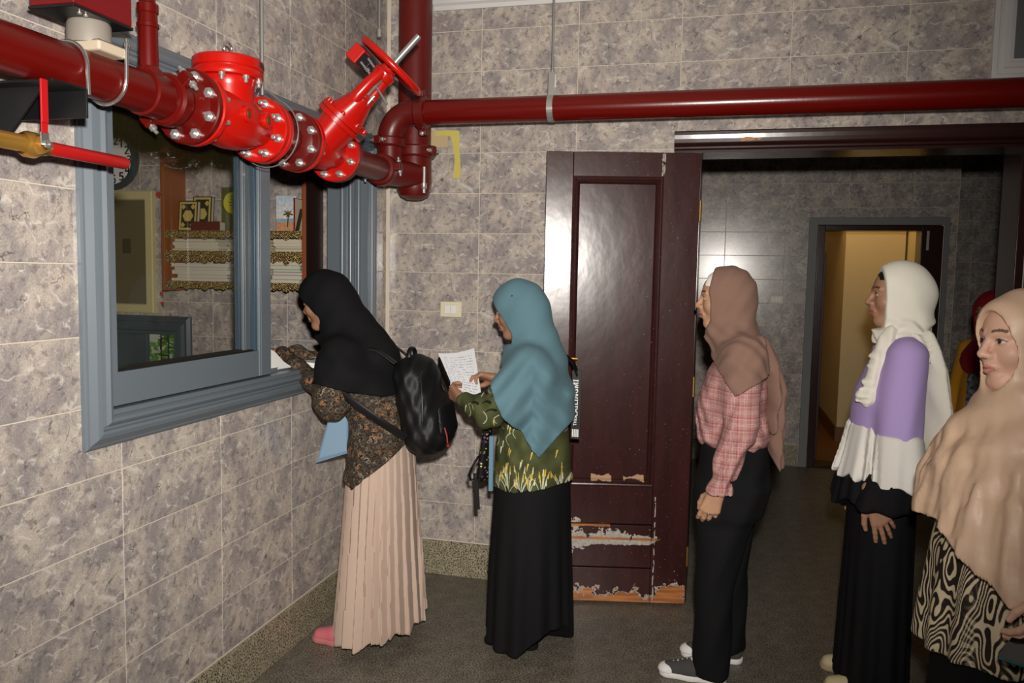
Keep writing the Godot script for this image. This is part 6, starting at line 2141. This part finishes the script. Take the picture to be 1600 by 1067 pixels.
func paisley() -> ImageTexture:
	var rng := RandomNumberGenerator.new()
	rng.seed = 41
	var im := Image.create(512, 512, false, Image.FORMAT_RGB8)
	var n := noise(95, 0.06, 3)
	for y in 512:
		for x in 512:
			im.set_pixel(x, y, c8(64, 56, 48) * (1.0 + 0.7 * n.get_noise_2d(x, y)))
	var ring := func(p: Vector2, r: float, w: float, a0: float, a1: float, col: Color, sq: float, rot: float):
		var steps := int(r * 7)
		for i in steps:
			var a := lerpf(a0, a1, i / float(steps))
			var q := Vector2(cos(a) * r, sin(a) * r * sq).rotated(rot) + p
			for yy in range(int(q.y - w), int(q.y + w) + 1):
				for xx in range(int(q.x - w), int(q.x + w) + 1):
					if Vector2(xx - q.x, yy - q.y).length() <= w: im.set_pixel(posmod(xx, 512), posmod(yy, 512), col)
	for i in 420:
		var p := Vector2(rng.randf() * 512, rng.randf() * 512)
		ring.call(p, rng.randf_range(5, 16), rng.randf_range(0.8, 1.8), rng.randf() * 6, rng.randf() * 6 + 3, [c8(140, 126, 108), c8(112, 98, 82), c8(24, 20, 18), c8(166, 150, 130)][i % 4], 0.7, rng.randf() * 6)
	for i in 34:
		var p := Vector2(rng.randf() * 512, rng.randf() * 512)
		var rot := rng.randf() * TAU
		ring.call(p, 13.0, 5.0, 0.0, TAU, c8(30, 24, 20), 0.75, rot)
		ring.call(p, 16.0, 2.2, 0.4, 4.6, c8(150, 92, 52), 0.75, rot)
		ring.call(p, 9.0, 1.4, 0.0, 5.0, c8(176, 150, 118), 0.75, rot)
	return ImageTexture.create_from_image(im)

func zebra() -> ImageTexture:
	var a := noise(97, 0.006, 2)
	var b := noise(98, 0.02, 2)
	return picture(512, 512, func(x, y):
		var w := a.get_noise_2d(x * 1.5, y * 0.55) * 90.0 + b.get_noise_2d(x, y * 0.5) * 18.0
		var s := sin((x * 0.9 + y * 0.40 + w) * 0.33)
		return c8(34, 26, 22).lerp(c8(206, 190, 160), smoothstep(-0.05, 0.25, s)))

# --- first: black headscarf, paisley tunic, pleated pink skirt, leaning into the window
func woman_black_scarf():
	var root := person("woman in black headscarf and pleated pink skirt leaning into the window", Vector3(0.28, 0, 0.78), -90.0)
	var pal := {"skin": Color(0.40, 0.21, 0.125), "lip": Color(0.32, 0.11, 0.09)}
	var head := Transform3D(Basis.from_euler(Vector3(0.26, -0.05, 0)), Vector3(0, 1.497, 0.238))
	put_body(root, pal, head, [Vector3(0, 1.26, 0.07), Vector3(0, 0.88, -0.04)],
		[[Vector3(0.17, 1.27, 0.08), Vector3(0.215, 1.09, 0.10), Vector3(0.03, 1.262, 0.43)], [Vector3(-0.17, 1.27, 0.08), Vector3(-0.215, 1.12, 0.16), Vector3(-0.07, 1.262, 0.43)]],
		[[Vector3(0.09, 0.82, -0.04), Vector3(0.10, 0.45, 0.0), Vector3(0.125, 0.085, 0.01)], [Vector3(-0.09, 0.82, -0.04), Vector3(-0.09, 0.45, -0.05), Vector3(-0.09, 0.085, -0.10)]],
		[[Transform3D(hand_basis(Vector3(-0.35, 0, 1), Vector3(0, -1, 0)), Vector3(0.02, 1.255, 0.455)), [0.2, 0.2, 0.25, 0.3], 0.4, true], [Transform3D(hand_basis(Vector3(0.2, 0, 1), Vector3(0, -1, 0)), Vector3(-0.06, 1.255, 0.455)), [0.2, 0.2, 0.25, 0.3], 0.4, false]])
	# tunic
	var F := Field.new()
	F.loft([[0.69, 0, -0.035, 0.205, 0.150], [0.80, 0, -0.042, 0.195, 0.148], [0.90, 0, -0.045, 0.188, 0.142], [1.0, 0, -0.035, 0.182, 0.140], [1.12, 0, 0.01, 0.178, 0.140], [1.24, 0, 0.065, 0.172, 0.118], [1.34, 0, 0.12, 0.10, 0.07]], 0.03)
	F.cap(Vector3(0.165, 1.255, 0.08), Vector3(0.222, 1.085, 0.090), 0.075, 0.072, 0.04)
	F.ball(Vector3(0.226, 1.088, 0.088), Vector3(0.062, 0.078, 0.076), 0.02)
	F.cap(Vector3(0.205, 1.13, 0.14), Vector3(0.035, 1.255, 0.425), 0.050, 0.034, 0.02)
	F.cap(Vector3(-0.165, 1.255, 0.08), Vector3(-0.215, 1.12, 0.15), 0.075, 0.065, 0.04)
	F.cap(Vector3(-0.21, 1.13, 0.15), Vector3(-0.065, 1.255, 0.425), 0.055, 0.034, 0.02)
	F.warp = func(p, d):
		var e: float = d + 0.004 * sin(p.y * 45.0 + p.z * 40.0) + 0.003 * sin(p.z * 80.0 + p.x * 30.0)
		var hem: float = 0.70 + (0.85 * (0.02 - p.z) if p.z < 0.02 else 0.5 * (p.z - 0.02)) + 0.25 * maxf(0.15 - p.x, 0.0)
		return maxf(e, hem - p.y)
	cloth_mesh(root, "tunic", F, 0.0075, textured(paisley(), 0.85, 2.6, false, 0.3))
	# pleated skirt
	F = Field.new()
	F.loft([[0.03, 0.0, -0.045, 0.270, 0.190], [0.35, 0, -0.045, 0.232, 0.168], [0.70, 0, -0.043, 0.195, 0.148], [0.93, 0, -0.045, 0.165, 0.128]], 0.02)
	F.warp = func(p, d):
		var an := atan2(p.x * 0.72, p.z + 0.045)
		var ph := fposmod(an * 4.3 + 0.4 * sin(an * 3.0), 1.0)
		var amp := 0.004 + 0.013 * smoothstep(0.85, 0.05, p.y)
		var e: float = d + amp * (ph - 0.5) * 1.3
		var hem: float = 0.030 + 0.05 * smoothstep(0.05, -0.2, p.z) + 0.012 * sin(an * 11.0)
		return maxf(e, hem - p.y)
	cloth_mesh(root, "skirt", F, 0.007, cloth(c8(190, 167, 152), 0.85))
	# headscarf
	F = Field.new()
	scarf_head(F, head, 0.008)
	F.loft([[1.10, 0, 0.02, 0.225, 0.162], [1.20, 0, 0.045, 0.215, 0.158], [1.28, 0, 0.075, 0.185, 0.140], [1.36, 0, 0.13, 0.115, 0.108], [1.42, 0, 0.17, 0.09, 0.09]], 0.05)
	F.cap(Vector3(0.15, 1.26, 0.08), Vector3(0.215, 1.12, 0.080), 0.098, 0.098, 0.05)
	F.cap(Vector3(-0.15, 1.26, 0.08), Vector3(-0.215, 1.12, 0.075), 0.098, 0.098, 0.05)
	F.cap(head * Vector3(0, 0.0, -0.05), Vector3(0, 1.27, -0.015), 0.080, 0.095, 0.06)
	F.warp = func(p, d):
		var q: Vector3 = head.affine_inverse() * p
		var e: float = d + 0.005 * sin(p.y * 50.0 - p.z * 45.0) * smoothstep(1.42, 1.25, p.y) + 0.0015 * sin(q.z * 50.0 + q.y * 45.0)
		e = maxf(e, 1.135 + 0.03 * sin(p.z * 14.0) - p.y)
		if q.y > -0.14: e = smax(e, (q.z - 0.050 - 0.72 * q.y - 0.06 * smoothstep(-0.07, -0.14, q.y)) * 0.8, 0.008)
		return e
	cloth_mesh(root, "headscarf", F, 0.0075, M.black_cloth)
	var pink := cloth(c8(206, 112, 122), 0.75)
	shoe(root, "shoe", Vector3(0.13, 0, 0.075), 0.262, pink, cloth(c8(196, 120, 122)))
	shoe(root, "shoe", Vector3(-0.09, 0, -0.05), 0.262, pink, cloth(c8(196, 120, 122)))
	# backpack
	var bp := thing("backpack", "bulging black backpack worn by the woman leaning into the window", "backpack", root.position)
	bp.rotation = root.rotation
	var tilt := Basis(Vector3(1, 0, 0), 0.16)
	var o := Vector3(0.0, 1.065, -0.232)
	F = Field.new()
	F.cap(o + tilt * Vector3(0, 0.12, 0.01), o + tilt * Vector3(0, -0.13, 0.0), 0.095, 0.098, 0.05, Vector3(1.5, 1, 1))
	F.cap(o + tilt * Vector3(0, -0.02, -0.05), o + tilt * Vector3(0, -0.13, -0.05), 0.062, 0.066, 0.04, Vector3(1.9, 1, 1))
	F.warp = func(p, d): return d + 0.0022 * sin(p.y * 38.0 + p.z * 90.0 + p.x * 25.0) + 0.0015 * sin(p.z * 120.0 - p.y * 50.0)
	var nylon := mat(c8(16, 16, 18), 0.55, 0.0, 0.4)
	cloth_mesh(bp, "pack", F, 0.008, nylon)
	F = Field.new()
	F.cap(o + tilt * Vector3(0, -0.03, -0.10), o + tilt * Vector3(0, -0.12, -0.10), 0.036, 0.04, 0.03, Vector3(2.6, 1, 0.7))
	cloth_mesh(bp, "front_pocket", F, 0.008, nylon)
	for s in [-1.0, 1.0]:
		m_strap(bp, [o + tilt * Vector3(s * 0.09, 0.19, 0.06), Vector3(s * 0.10, 1.30, -0.05), Vector3(s * 0.12, 1.29, 0.04), Vector3(s * 0.17, 1.22, 0.12), Vector3(s * 0.225, 1.16, 0.08), Vector3(s * 0.245, 1.10, -0.01), Vector3(s * 0.215, 1.02, -0.12), o + tilt * Vector3(s * 0.135, -0.12, 0.045)])
	var m := MB.new()
	tube(m, arc(o + tilt * Vector3(0, 0.205, 0.02), Vector3(1, 0, 0), Vector3.UP, 0.04, 0, PI, 12), 0.011, 10, false, 0.6)
	obj("grab_handle", m, M.black_plastic, bp)
	m = MB.new()
	tube(m, [o + tilt * Vector3(0.155, -0.06, -0.05), o + tilt * Vector3(0.15, 0.04, -0.06), o + tilt * Vector3(0.12, 0.13, -0.055), o + tilt * Vector3(0.0, 0.19, -0.05)], 0.004, 8)
	obj("zip", m, mat(c8(40, 40, 42), 0.3), bp)
	m = MB.new()
	tube(m, [o + tilt * Vector3(0.11, -0.10, -0.125), o + tilt * Vector3(0.115, -0.135, -0.132), o + tilt * Vector3(0.115, -0.165, -0.130)], 0.004, 8)
	lathe(m, o + tilt * Vector3(0.115, -0.185, -0.130), Vector3.UP, [Vector2(0, 0), Vector2(0.008, 0.006), Vector2(0.008, 0.014), Vector2(0, 0.02)], 10)
	obj("charm", m, mat(c8(120, 30, 30), 0.5), bp)
	# papers on the sill and a blue plastic folder
	var pa := thing("form_sheet", "white sheet sticking up in the open window gap", "paper", Vector3(-0.05, 1.212, 1.02))
	m = MB.new()
	prism(m, [Vector2(-0.06, 0.0), Vector2(0.095, 0.0), Vector2(0.05, 0.03), Vector2(0.01, 0.075), Vector2(-0.06, 0.11)], -0.0004, 0.0004, Transform3D(Basis(Vector3(0.15, 0, -1).normalized(), Vector3(-0.25, 1, 0).normalized(), Vector3(1, 0.25, 0.1).normalized()), Vector3.ZERO))
	obj("sheet", m, M.paper, pa)
	var pb := thing("folded_paper", "small folded white paper on the sill under her sleeve", "paper", Vector3(0.0, 1.208, 0.86))
	m = MB.new()
	prism(m, [Vector2(-0.06, 0.0), Vector2(0.07, 0.0), Vector2(0.05, 0.022), Vector2(-0.02, 0.026)], -0.05, 0.03)
	obj("sheet", m, M.paper, pb)
	var fo := thing("plastic_folder", "light blue plastic folder hanging in front of the paisley tunic", "folder", root.transform * Vector3(0.12, 0.83, 0.15), deg_to_rad(-90))
	m = MB.new()
	prism(m, [Vector2(-0.09, 0.20), Vector2(0.0, 0.17), Vector2(0.055, -0.02), Vector2(0.062, -0.035), Vector2(-0.02, -0.005), Vector2(-0.09, 0.02)], -0.006, 0.006, Transform3D(Basis(Vector3(0, 0, 1), Vector3.UP, Vector3(-1, 0, 0)), Vector3.ZERO))
	obj("cover", m, mat(c8(112, 140, 166), 0.3), fo)
	m = MB.new()
	prism(m, [Vector2(-0.085, 0.185), Vector2(-0.005, 0.16), Vector2(0.045, -0.012), Vector2(-0.085, 0.03)], -0.0085, 0.0085, Transform3D(Basis(Vector3(0, 0, 1), Vector3.UP, Vector3(-1, 0, 0)), Vector3.ZERO))
	obj("inner_sheet", m, mat(c8(130, 158, 182), 0.35), fo)

func m_strap(root: Node3D, pts: Array):
	# smooth the bends, then sweep a flat band
	var c := Curve3D.new()
	for i in pts.size():
		var t: Vector3 = (pts[mini(i + 1, pts.size() - 1)] - pts[maxi(i - 1, 0)]) / 6.0
		c.add_point(pts[i], -t, t)
	var m := MB.new()
	tube(m, Array(c.tessellate_even_length(4, 0.02)), 0.018, 10, false, 0.3, Vector3(0, 0, 1))
	obj("shoulder_strap", m, M.black_plastic, root)

# --- fifth: beige satin scarf over a striped dress, turned towards the window, phone in hand
func woman_beige_scarf():
	var root := person("older woman in long beige satin scarf and zebra striped dress", Vector3(2.53, 0, 1.606), -68.0)
	var pal := {"skin": Color(0.60, 0.36, 0.26), "lip": Color(0.44, 0.18, 0.15), "gaze": 0.001}
	var head := Transform3D(Basis.from_euler(Vector3(0.04, -0.02, 0.03)).scaled(Vector3.ONE * 1.07), Vector3(0, 1.472, 0.0))
	put_body(root, pal, head, [Vector3(0, 1.22, -0.03), Vector3(0, 0.82, -0.02)],
		[[Vector3(0.17, 1.24, -0.03), Vector3(0.25, 0.98, -0.04), Vector3(0.29, 0.86, 0.11)], [Vector3(-0.17, 1.24, -0.03), Vector3(-0.22, 1.0, -0.04), Vector3(-0.10, 1.0, 0.04)]],
		[[Vector3(0.10, 0.78, -0.02), Vector3(0.10, 0.42, 0.0), Vector3(0.10, 0.085, -0.03)], [Vector3(-0.10, 0.78, -0.02), Vector3(-0.10, 0.42, 0.0), Vector3(-0.10, 0.085, -0.03)]],
		[[Transform3D(hand_basis(Vector3(0.0, -0.75, 0.6), Vector3(-1, 0, 0)), Vector3(0.30, 0.875, 0.10)), [0.5, 0.55, 0.6, 0.65], 0.6, false], [Transform3D(hand_basis(Vector3(1, 0, 0.2), Vector3(0, 0, -1)), Vector3(-0.09, 1.0, 0.045)), [0.4, 0.4, 0.4, 0.4], 0.4, true]])
	var F := Field.new()
	F.ball(head * Vector3(0, 0.034, -0.008), Vector3(0.078, 0.092, 0.103), 0.02)
	F.warp = func(p, d):
		var q: Vector3 = head.affine_inverse() * p
		return smax(d, maxf(q.z - 0.066 - 0.5 * maxf(0.06 - q.y, 0.0) * 0.0, 0.040 - q.y), 0.006)
	cloth_mesh(root, "under_cap", F, 0.005, cloth(c8(58, 36, 32)))
	# dress
	F = Field.new()
	F.loft([[0.585, 0, -0.005, 0.270, 0.190], [0.72, 0, -0.008, 0.255, 0.182], [0.90, 0, -0.01, 0.230, 0.168], [1.10, 0, -0.02, 0.195, 0.14], [1.25, 0, -0.03, 0.17, 0.10], [1.31, 0, -0.03, 0.09, 0.06]], 0.03)
	F.cap(Vector3(0.165, 1.235, -0.03), Vector3(0.25, 0.98, -0.04), 0.068, 0.062, 0.05)
	F.cap(Vector3(0.25, 0.98, -0.04), Vector3(0.288, 0.885, 0.08), 0.060, 0.045, 0.03)
	F.warp = func(p, d):
		var an := atan2(p.x, p.z)
		var e: float = d + 0.010 * sin(an * 11.0 + 1.0) * smoothstep(1.0, 0.6, p.y)
		return maxf(e, 0.60 + 0.05 * pow(sin(an * 0.5 + 0.4), 2.0) - p.y)
	var zm := textured(zebra(), 0.7, 1.6, false, 0.4)
	zm.uv1_offset = Vector3(0.5, 0.5, 0.5)
	cloth_mesh(root, "dress", F, 0.009, zm)
	F = Field.new()
	F.loft([[0.012, 0, -0.01, 0.24, 0.18], [0.35, 0, -0.01, 0.22, 0.165], [0.70, 0, -0.01, 0.20, 0.15]], 0.02)
	cloth_mesh(root, "skirt", F, 0.014, M.black_cloth)
	# satin scarf
	F = Field.new()
	scarf_head(F, head, 0.011, 0.080)
	F.loft([[0.80, 0.01, 0.02, 0.300, 0.205], [0.95, 0.005, 0.02, 0.290, 0.198], [1.08, 0, 0.012, 0.270, 0.180], [1.18, 0, 0.0, 0.235, 0.150], [1.26, 0, -0.008, 0.175, 0.118], [1.33, 0, -0.005, 0.10, 0.095]], 0.05)
	F.cap(Vector3(0.08, 1.33, 0.045), Vector3(-0.09, 1.23, 0.095), 0.026, 0.030, 0.05)
	F.cap(Vector3(0.13, 1.27, 0.045), Vector3(-0.06, 1.14, 0.135), 0.026, 0.030, 0.05)
	var wr := noise(77, 13.0, 2)
	F.warp = func(p, d):
		var q: Vector3 = head.affine_inverse() * p
		var drop := smoothstep(1.32, 1.05, p.y)
		var an := atan2(p.x, p.z)
		var e: float = d + 0.006 * sin(an * 13.0 + 1.6 * sin(p.y * 4.0 + p.x * 5.0)) * drop + 0.016 * wr.get_noise_3d(p.x, p.y * 0.22 + p.x * 0.2, p.z) * drop + 0.005 * sin((p.y * 1.0 - p.x * 0.55) * 58.0) * smoothstep(1.38, 1.26, p.y) * smoothstep(1.08, 1.2, p.y) + 0.0016 * sin(q.z * 55.0 - q.y * 60.0)
		var hem: float = 0.985 - 0.62 * clampf(p.x + 0.02, 0.0, 0.27) - 0.08 * clampf(-p.x, 0.0, 0.2)
		e = maxf(e, (hem - p.y) * 0.8)
		# oval face opening
		# face opening: an oval funnel that widens forwards
		var wide := 1.0 + 2.2 * (q.z - 0.05)
		var open := Vector2(q.x / (0.064 * wide), (q.y + 0.020) / (0.093 * wide)).length() - 1.0
		if q.z > 0.0 and q.y > -0.17: e = smax(e, -open * 0.06, 0.010)
		return e
	var satin := bumpy(mat(c8(204, 173, 147), 0.48, 0.0, 0.5), 0.04, 0.12, 6, 3, 2.0)
	cloth_mesh(root, "satin_scarf", F, 0.0055, satin)
	shoe(root, "shoe", Vector3(0.10, 0, 0.0), 0.25, M.black_cloth, M.black_cloth)
	shoe(root, "shoe", Vector3(-0.10, 0, 0.0), 0.25, M.black_cloth, M.black_cloth)
	var ph := thing("smartphone", "dark smartphone with teal edge in the beige-scarfed woman's hand", "phone", root.transform * Vector3(0.300, 0.795, 0.175))
	var bs := root.transform.basis * Basis.from_euler(Vector3(-0.9, 0.0, 0.25))
	var m := MB.new()
	bx(m, Vector3(0.076, 0.16, 0.009), Vector3.ZERO, 0.003, bs)
	obj("case", m, mat(c8(30, 110, 120), 0.3), ph)
	m = MB.new()
	bx(m, Vector3(0.071, 0.154, 0.0015), bs * Vector3(0, 0, 0.0048), 0.0004, bs)
	bx(m, Vector3(0.071, 0.154, 0.0015), bs * Vector3(0, 0, -0.0048), 0.0004, bs)
	obj("screen", m, mat(c8(10, 14, 18), 0.12), ph)

# --- further back: red headscarf and yellow jacket in the passage
func woman_red_scarf():
	var root := person("woman in dark red headscarf and mustard jacket waiting in the passage", Vector3(3.26, 0, -1.05), -50.0)
	var pal := {"skin": Color(0.32, 0.17, 0.11), "lip": Color(0.28, 0.10, 0.08)}
	var head := Transform3D(Basis.from_euler(Vector3(0.1, -0.1, 0)), Vector3(0, 1.46, 0.03))
	put_body(root, pal, head, [Vector3(0, 1.22, -0.02), Vector3(0, 0.82, -0.02)],
		[[Vector3(0.17, 1.25, -0.02), Vector3(0.22, 0.98, -0.02), Vector3(0.22, 0.76, 0.05)], [Vector3(-0.17, 1.25, -0.02), Vector3(-0.22, 0.98, -0.02), Vector3(-0.22, 0.76, 0.05)]],
		[[Vector3(0.09, 0.78, -0.02), Vector3(0.09, 0.42, 0.0), Vector3(0.09, 0.085, -0.03)], [Vector3(-0.09, 0.78, -0.02), Vector3(-0.09, 0.42, 0.0), Vector3(-0.09, 0.085, -0.03)]],
		[[Transform3D(hand_basis(Vector3(0, -1, 0.2), Vector3(-1, 0, 0)), Vector3(0.22, 0.75, 0.055)), [0.4, 0.4, 0.45, 0.5], 0.4, false], [Transform3D(hand_basis(Vector3(0, -1, 0.2), Vector3(1, 0, 0)), Vector3(-0.22, 0.75, 0.055)), [0.4, 0.4, 0.45, 0.5], 0.4, true]])
	var F := Field.new()
	F.loft([[0.02, 0, -0.01, 0.24, 0.17], [0.5, 0, -0.01, 0.20, 0.15], [0.85, 0, -0.015, 0.185, 0.14], [1.1, 0, -0.02, 0.16, 0.125], [1.28, 0, -0.02, 0.1, 0.07]], 0.03)
	cloth_mesh(root, "dress", F, 0.014, textured(speckle(128, c8(120, 124, 130), c8(70, 60, 66), c8(170, 172, 178), 0.05, 0.06, 51), 0.85, 3.0))
	F = Field.new()
	F.loft([[0.60, 0, -0.025, 0.215, 0.155], [0.9, 0, -0.025, 0.195, 0.148], [1.1, 0, -0.03, 0.18, 0.13], [1.25, 0, -0.03, 0.16, 0.10], [1.31, 0, -0.03, 0.1, 0.06]], 0.03)
	for s in [1.0, -1.0]:
		F.cap(Vector3(s * 0.16, 1.245, -0.02), Vector3(s * 0.22, 0.98, -0.02), 0.062, 0.055, 0.04)
		F.cap(Vector3(s * 0.22, 0.98, -0.02), Vector3(s * 0.22, 0.79, 0.04), 0.055, 0.045, 0.03)
	F.cap(Vector3(0, 1.3, 0.16), Vector3(0, 0.5, 0.16), 0.07, 0.075, 0.02, Vector3(1, 1, 2), 1)
	cloth_mesh(root, "jacket", F, 0.010, cloth(c8(196, 134, 34), 0.8))
	F = Field.new()
	scarf_head(F, head, 0.006)
	F.loft([[1.12, 0, 0.01, 0.19, 0.15], [1.22, 0, 0.0, 0.18, 0.13], [1.30, 0, 0.0, 0.12, 0.10], [1.36, 0, 0.01, 0.09, 0.09]], 0.04)
	F.warp = func(p, d):
		var q: Vector3 = head.affine_inverse() * p
		var e: float = d + 0.005 * sin(p.x * 60.0 + p.y * 30.0) * smoothstep(1.3, 1.15, p.y)
		e = maxf(e, 1.10 + 0.5 * absf(p.x) - p.y)
		var open := Vector2(q.x / 0.056, (q.y + 0.028) / 0.082).length() - 1.0
		if q.z > 0.0: e = maxf(e, -open * 0.055)
		return e
	cloth_mesh(root, "headscarf", F, 0.008, cloth(c8(128, 18, 34), 0.85))
	shoe(root, "shoe", Vector3(0.10, 0, 0.02), 0.25, M.black_cloth, M.black_cloth)
	shoe(root, "shoe", Vector3(-0.10, 0, 0.02), 0.25, M.black_cloth, M.black_cloth)
